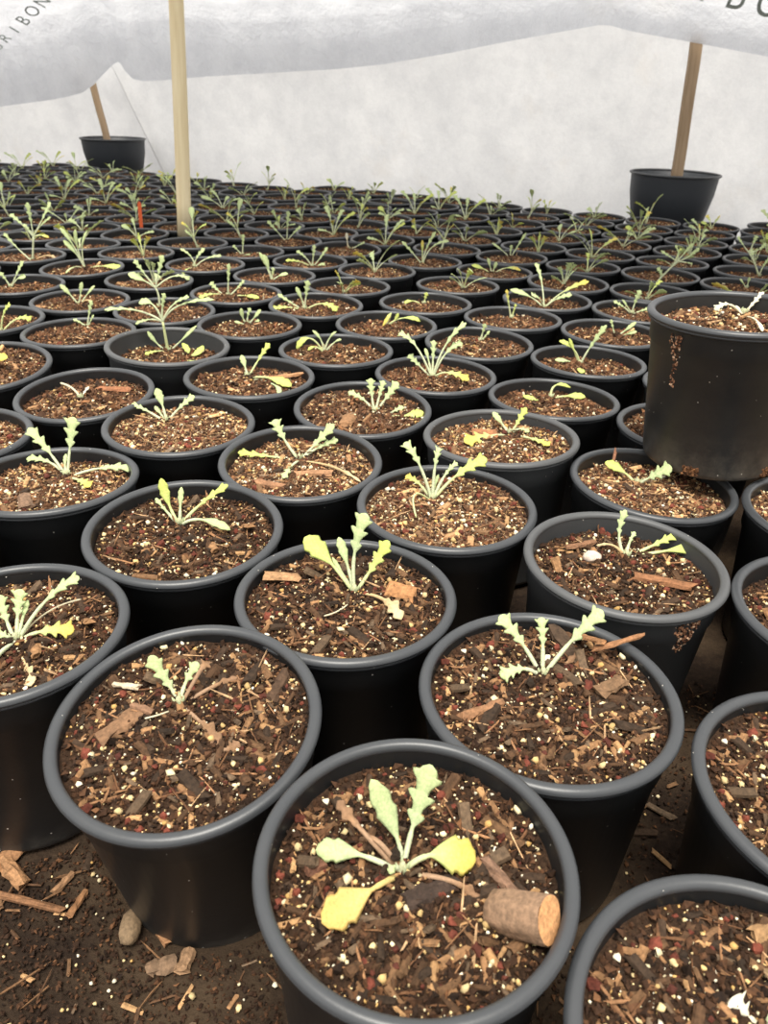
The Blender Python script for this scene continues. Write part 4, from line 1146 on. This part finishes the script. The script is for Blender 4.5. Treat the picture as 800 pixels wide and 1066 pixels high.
o=pe.build('perlite_litter',M_PERL,None,True,(0,0,0)); tag(o,'white perlite grains spilled over the dirt','perlite',kind='stuff')
for n_,(x,y,L,w,h,col,rz,lab) in enumerate([
  (-3.02,4.02,.30,.13,.09,(150,112,80),55,'broad brown wood chip against the left edge pot'),
  (-2.93,3.86,.34,.12,.09,(158,120,86),-40,'split brown wood chip below the left edge pot'),
  (-2.72,3.62,.62,.06,.05,(126,92,66),-12,'long brown twig lying on the dirt'),
  (-2.50,3.80,.18,.05,.04,(140,108,80),60,'small grey-brown splinter beside the long twig'),
  (-2.32,3.63,.2,.06,.04,(134,98,68),75,'short upright-lying splinter right of the long twig'),
  (-1.60,3.40,.22,.06,.05,(150,112,80),-45,'narrow chip right of the brown stone'),
  (-1.52,3.16,.20,.12,.06,(120,98,78),20,'flat grey-brown chip nearest the front pot'),
  (-1.36,3.20,.16,.12,.06,(150,120,92),80,'pale chip touching the front pot shadow')]):
    o=link('wood_chip',chip_mesh(L,w,h,col,140+n_),None,(x,y,h*.45)); o.rotation_euler=(0,0,math.radians(rz)); tag(o,lab,'wood chip','wood chips lying on the dirt')
V=ICO2[0]*np.array([.085,.15,.08]); V=V*(1+np.random.RandomState(8).normal(0,.035,(len(V),1)))
mb=MB(); mb.add(V,ICO2[1],lin(132,112,88)); o=mb.build('stone',M_CHIP,None,True,(-1.83,3.42,.06)); o.rotation_euler=(0,0,.12)
tag(o,'egg-shaped brown stone lying on the dirt beside the front pot','stone')

# ------------------------------------------------------------------ cover and walls
CON=np.array([(-36,53.5,1.6),(-31,51.7,1.7),(-27.01,49.95,1.91),(-22.62,48.1,2.42),(-18.58,46.4,2.94),(-16.96,45.72,3.27),(-16.16,45.39,3.65),(-15.48,45.1,4.15),(-14.76,44.8,4.64),(-14.39,44.64,4.77),(-14.11,44.53,4.35),(-13.71,44.36,4.02),(-13.16,44.13,3.92),(-12.2,43.73,3.97),(-9.75,42.7,4.2),(-6.19,41.2,4.44),(-2.89,39.82,4.67),(-.69,38.89,4.9),(2.2,37.68,5.38),(4.31,36.79,5.78),(6.3,35.95,6.13),(8.01,35.23,6.42),(9.07,34.79,6.17),(11.33,33.84,5.81),(13.69,32.85,5.41),(15.85,31.94,5.06),(19,30.6,4.6),(26,27.7,4.2)])
xs=np.concatenate([np.linspace(-36,-17,30)[:-1],np.linspace(-17,-12,40)[:-1],np.linspace(-12,26,95)])
cy=np.interp(xs,CON[:,0],CON[:,1]); cz=np.interp(xs,CON[:,0],CON[:,2])
kern=np.array([.25,.5,.25]); czs=np.convolve(np.pad(cz,1,'edge'),kern,'valid')
SP=np.array([(0,0),(.04,.10),(.25,.28),(.7,.46),(1.4,.60),(2.6,.72),(4.5,.82),(7.5,.90),(11,.95),(16,.98),(22,1.)])   # how far the sheet comes forward, how far it has risen
ss=np.concatenate([np.linspace(0,2.6,26)[:-1],np.linspace(2.6,22,22)])
g_=np.interp(ss,SP[:,0],SP[:,1])
def canopy_z(i,k):
    x=xs[i]; s=ss[k]
    top=9.2+.35*math.sin(x*.35)-.02*(x+6.3)**2*.12
    ridge=0
    f=min(1,s/2.); sag=.16*f*math.sin(x*1.1+s*.7)+.09*f*math.sin(2.3*x-1.1*s)+.05*f*math.sin(4.1*x+2*s)
    w=min(1,s/1.2); z0=czs[i]*w+cz[i]*(1-w)
    return z0+(top-z0)*g_[k]+sag*.6
V=[];F=[]; nk=len(ss)
for i in range(len(xs)):
    for k in range(nk): V.append((xs[i],cy[i]-ss[k]+.1*math.sin(1.9*xs[i])*min(1,ss[k]),canopy_z(i,k)+H))
for i in range(len(xs)-1):
    for k in range(nk-1): a=i*nk+k; F.append((a,a+nk,a+nk+1,a+1))
mb=MB(); mb.add(V,F); can=mb.build('ceiling',M_CANOPY); can['kind']='structure'; can['label']='sagging white fleece cover propped on wooden sticks'
from mathutils import Vector
from mathutils.bvhtree import BVHTree
BV=BVHTree.FromPolygons([Vector(v)*R for v in V],F)
def lettering(txt, origin, adv, up, ref):
    """letters printed on the sheet: flat outlines laid onto it from the front; ref = where letter number ref stands"""
    for n_,ch in enumerate(txt):
        cu=bpy.data.curves.new('letter','FONT'); cu.body=ch; cu.size=1; cu.align_x='CENTER'; cu.resolution_u=4
        ob=bpy.data.objects.new('letter',cu); COL.objects.link(ob); dg=bpy.context.evaluated_depsgraph_get(); dg.update()
        me=bpy.data.meshes.new_from_object(ob.evaluated_get(dg)); bpy.data.objects.remove(ob)
        bm=bmesh.new(); bm.from_mesh(me); bmesh.ops.triangulate(bm,faces=bm.faces[:]); bmesh.ops.subdivide_edges(bm,edges=bm.edges[:],cuts=2); bmesh.ops.triangulate(bm,faces=bm.faces[:])
        VV=[];ok=True
        for v in bm.verts:
            u=(n_-ref)+v.co.x*1.05; w=v.co.y/.7
            x=origin[0]+u*adv[0]+w*up[0]; z=origin[1]+u*adv[1]+w*up[1]
            hit=BV.ray_cast(Vector((x*R,10*R,(z+H)*R)),Vector((0,1,0)))
            if hit[0] is None: ok=False; break
            p=hit[0]/R; VV.append((p.x,p.y-.03,p.z-.01))
        if ok and VV:
            mb=MB(); mb.add(VV,[tuple(v.index for v in f.verts) for f in bm.faces],lin(186,198,193)); mb.build('printed_letter',M_INK,can)
        bm.free(); bpy.data.meshes.remove(me)
lettering('AGRIBON',(-18.93,6.31),(.82,.37),(-.42,.24),4)
lettering('AGRIBON',(11.96,6.85),(1.05,-.23),(-.2,.78),4)

# back wall: hanging fleece with a folded edge at its left, and the sheet behind that
def wall(name,pts_bottom,pts_top,nz,amp,seed,lab):
    pb,pt=np.array(pts_bottom,float),np.array(pts_top,float); V=[];F=[]; n=len(pb); rg=np.random.RandomState(seed); ph=rg.uniform(0,6,4)
    for i in range(n):
        for k in range(nz):
            f=k/(nz-1); p=pb[i]*(1-f)+pt[i]*f
            d=amp*(math.sin(.9*p[0]+ph[0]+.5*p[2])+.5*math.sin(2.3*p[0]+ph[1]-.8*p[2])+.3*math.sin(4.9*p[0]+1.3*p[2]+ph[2]))
            V.append((p[0],p[1]+d,p[2]+H))
    for i in range(n-1):
        for k in range(nz-1): a=i*nz+k; F.append((a,a+nz,a+nz+1,a+1))
    mb=MB(); mb.add(V,F); o=mb.build(name,M_WALL); o['kind']='structure'; o['label']=lab; return o
xb=np.linspace(-12.75,27,80); xt=np.linspace(-16.9,27,80)
wl=lambda x:41.5-.42*x
wall('wall_back',[(x,wl(x)-.0,-1.8) for x in xb],[(x,wl(x),6.6) for x in xt],18,.10,4,'white fleece sheet hanging behind the bed')
hem=np.linspace(0,1,24)
V=[];F=[]
for i,f in enumerate(hem):
    x=-12.75*(1-f)+-16.9*f; z=-1.8*(1-f)+6.6*f
    for (dx,dy) in ((0,.0),(-.12,.12),(-.06,.3),(.25,.34),(.7,.3)): V.append((x+dx,wl(x)+dy,z+H))
for i in range(23):
    for k in range(4): a=i*5+k; F.append((a,a+5,a+6,a+1))
mb=MB(); mb.add(V,F); o=mb.build('trim_1',M_WALL); o['kind']='structure'; o['label']='folded slanting edge of the hanging fleece'
xl=np.linspace(-46,-11,60)
wall('wall_left',[(x,43.1-.42*x,-1.8) for x in xl],[(x,43.1-.42*x,6.0) for x in xl],14,.14,7,'white fleece sheet behind the far left corner')

# ------------------------------------------------------------------ buckets with stakes
def bucket(x,y,r,h,lab):
    t=thing('bucket',lab,'bucket',(x,y,-H))
    q=r*.70; mb=MB()
    lathe(mb,[(r*.965,h-.02),(r*.93,h*.75),(q*.96,.06),(.001,.06)],64)
    lathe(mb,[(.001,.0),(q,.0),(q*1.02,.05),(r*.95,h-.1),(r*.985,h-.06)],64)
    mb.build('body',M_BUCKET,t)
    mb=MB(); lathe(mb,[(r*(.98+.028*math.cos(2*math.pi*k/12)),h-.05+.05*math.sin(2*math.pi*k/12)) for k in range(13)],64); mb.build('rim',M_RIM,t)
    sm=make_soil(77,'lo',False); so=link('soil',sm[0],t,(0,0,h*.86)); so.scale=(r*1.02,r*1.02,1)
    return t
def lath(name,p0,p1,w,d,lab,mat,round_=False):
    p0,p1=np.array(p0,float),np.array(p1,float); v=p1-p0; L=np.linalg.norm(v)
    mb=MB()
    if round_:
        n=9; grow(mb,[(.012*math.sin(5*k/n),.01*math.cos(3*k/n),L*k/n) for k in range(n+1)],[w*(1.04-.1*k/n) for k in range(n+1)],(1,1,1),16)
    else:
        b=.12*w; cs=[(-w/2+b,-d/2),(w/2-b,-d/2),(w/2,-d/2+b),(w/2,d/2-b),(w/2-b,d/2),(-w/2+b,d/2),(-w/2,d/2-b),(-w/2,-d/2+b)]
        V=[(cx+.01*math.sin(4*k),cy_,L*k/6) for k in range(7) for cx,cy_ in cs]
        F=[(k*8+j,k*8+(j+1)%8,k*8+8+(j+1)%8,k*8+8+j) for k in range(6) for j in range(8)]+[tuple(range(7,-1,-1)),tuple(48+j for j in range(8))]
        mb.add(V,F)
    o=mb.build(name,mat,None,round_)
    o.location=[p0[0]*R,p0[1]*R,(p0[2]+H)*R]; o.rotation_mode='QUATERNION'; o.rotation_quaternion=Vector((0,0,1)).rotation_difference(Vector(v/L))
    tag(o,lab,'stake'); return o
bucket(11.47,33.85,1.80,3.12,'large black bucket with a brown stake, beyond the right end of the bed')
bucket(-15.75,46.15,1.76,2.95,'large black bucket with a brown stake, in the far left corner')
sr=np.array([-.24,.11,4.68]); p=np.array([11.62,34.02,1.10])
lath('wooden_stake',p-sr*.2,p+sr*1.08,.44,.3,'square brown wooden stake standing in the right bucket',M_LATH)
sl=np.array([-.46,.2,2.6]); p=np.array([-16.05,46.14,1.0])
lath('wooden_stake',p-sl*.18,p+sl*1.25,.34,.26,'thin leaning brown stake standing in the far left bucket',M_LATH)
lath('wooden_pole',(-6.335,23.81,-.2),(-5.76,23.85,9.1),.205,.2,'tall pale round wooden pole planted in a pot of the bed',M_POLE,True)
mb=MB(); mb.add([(-.05,-.012,0),(.05,-.012,0),(.05,.012,0),(-.05,.012,0),(-.055,-.012,.82),(.055,-.012,.82),(.055,.012,.82),(-.055,.012,.82),(-.0,-.012,.9),(.0,.012,.9)],
   [(3,2,1,0),(0,1,5,4),(1,2,6,5),(2,3,7,6),(3,0,4,7),(4,5,8),(6,7,9),(5,6,9,8),(7,4,8,9)],lin(226,104,62))
o=mb.build('plant_marker',M_MARK,None,False,(-7.91,24.73,H-.2)); o.rotation_euler=(0,.03,.2); tag(o,'bright orange plant marker stuck in a pot left of the pale pole','plant marker')

# ------------------------------------------------------------------ light and camera
sc=bpy.context.scene
w=bpy.data.worlds.new('sky'); sc.world=w; w.use_nodes=True; nt=w.node_tree
bg=nt.nodes['Background']; bg.inputs[0].default_value=(1,.985,.96,1); bg.inputs[1].default_value=1.05
sun=bpy.data.lights.new('sun','SUN'); sun.energy=4.0; sun.angle=math.radians(26); sun.color=(1,.95,.86)
so=bpy.data.objects.new('sun',sun); COL.objects.link(so)
so.rotation_euler=Vector((.04,.3,-1.)).to_track_quat('-Z','Y').to_euler()
cam=bpy.data.cameras.new('camera'); co_=bpy.data.objects.new('camera',cam); COL.objects.link(co_)
cam.sensor_fit='HORIZONTAL'; cam.sensor_width=36; cam.lens=CAM_F/800*36; cam.clip_start=.02; cam.clip_end=200
from mathutils import Matrix
rx,up,fw=CAM_R,CAM_U,CAM_W
co_.matrix_world=Matrix(((rx[0],up[0],-fw[0],0),(rx[1],up[1],-fw[1],0),(rx[2],up[2],-fw[2],(CAM_H+H)*R),(0,0,0,1)))
cam.dof.use_dof=True; cam.dof.focus_distance=.85; cam.dof.aperture_fstop=16
sc.camera=co_
sc.view_settings.view_transform='Standard'; sc.view_settings.look='None'; sc.view_settings.gamma=1; sc.view_settings.use_curve_mapping=False
sc.view_settings.exposure=0.4
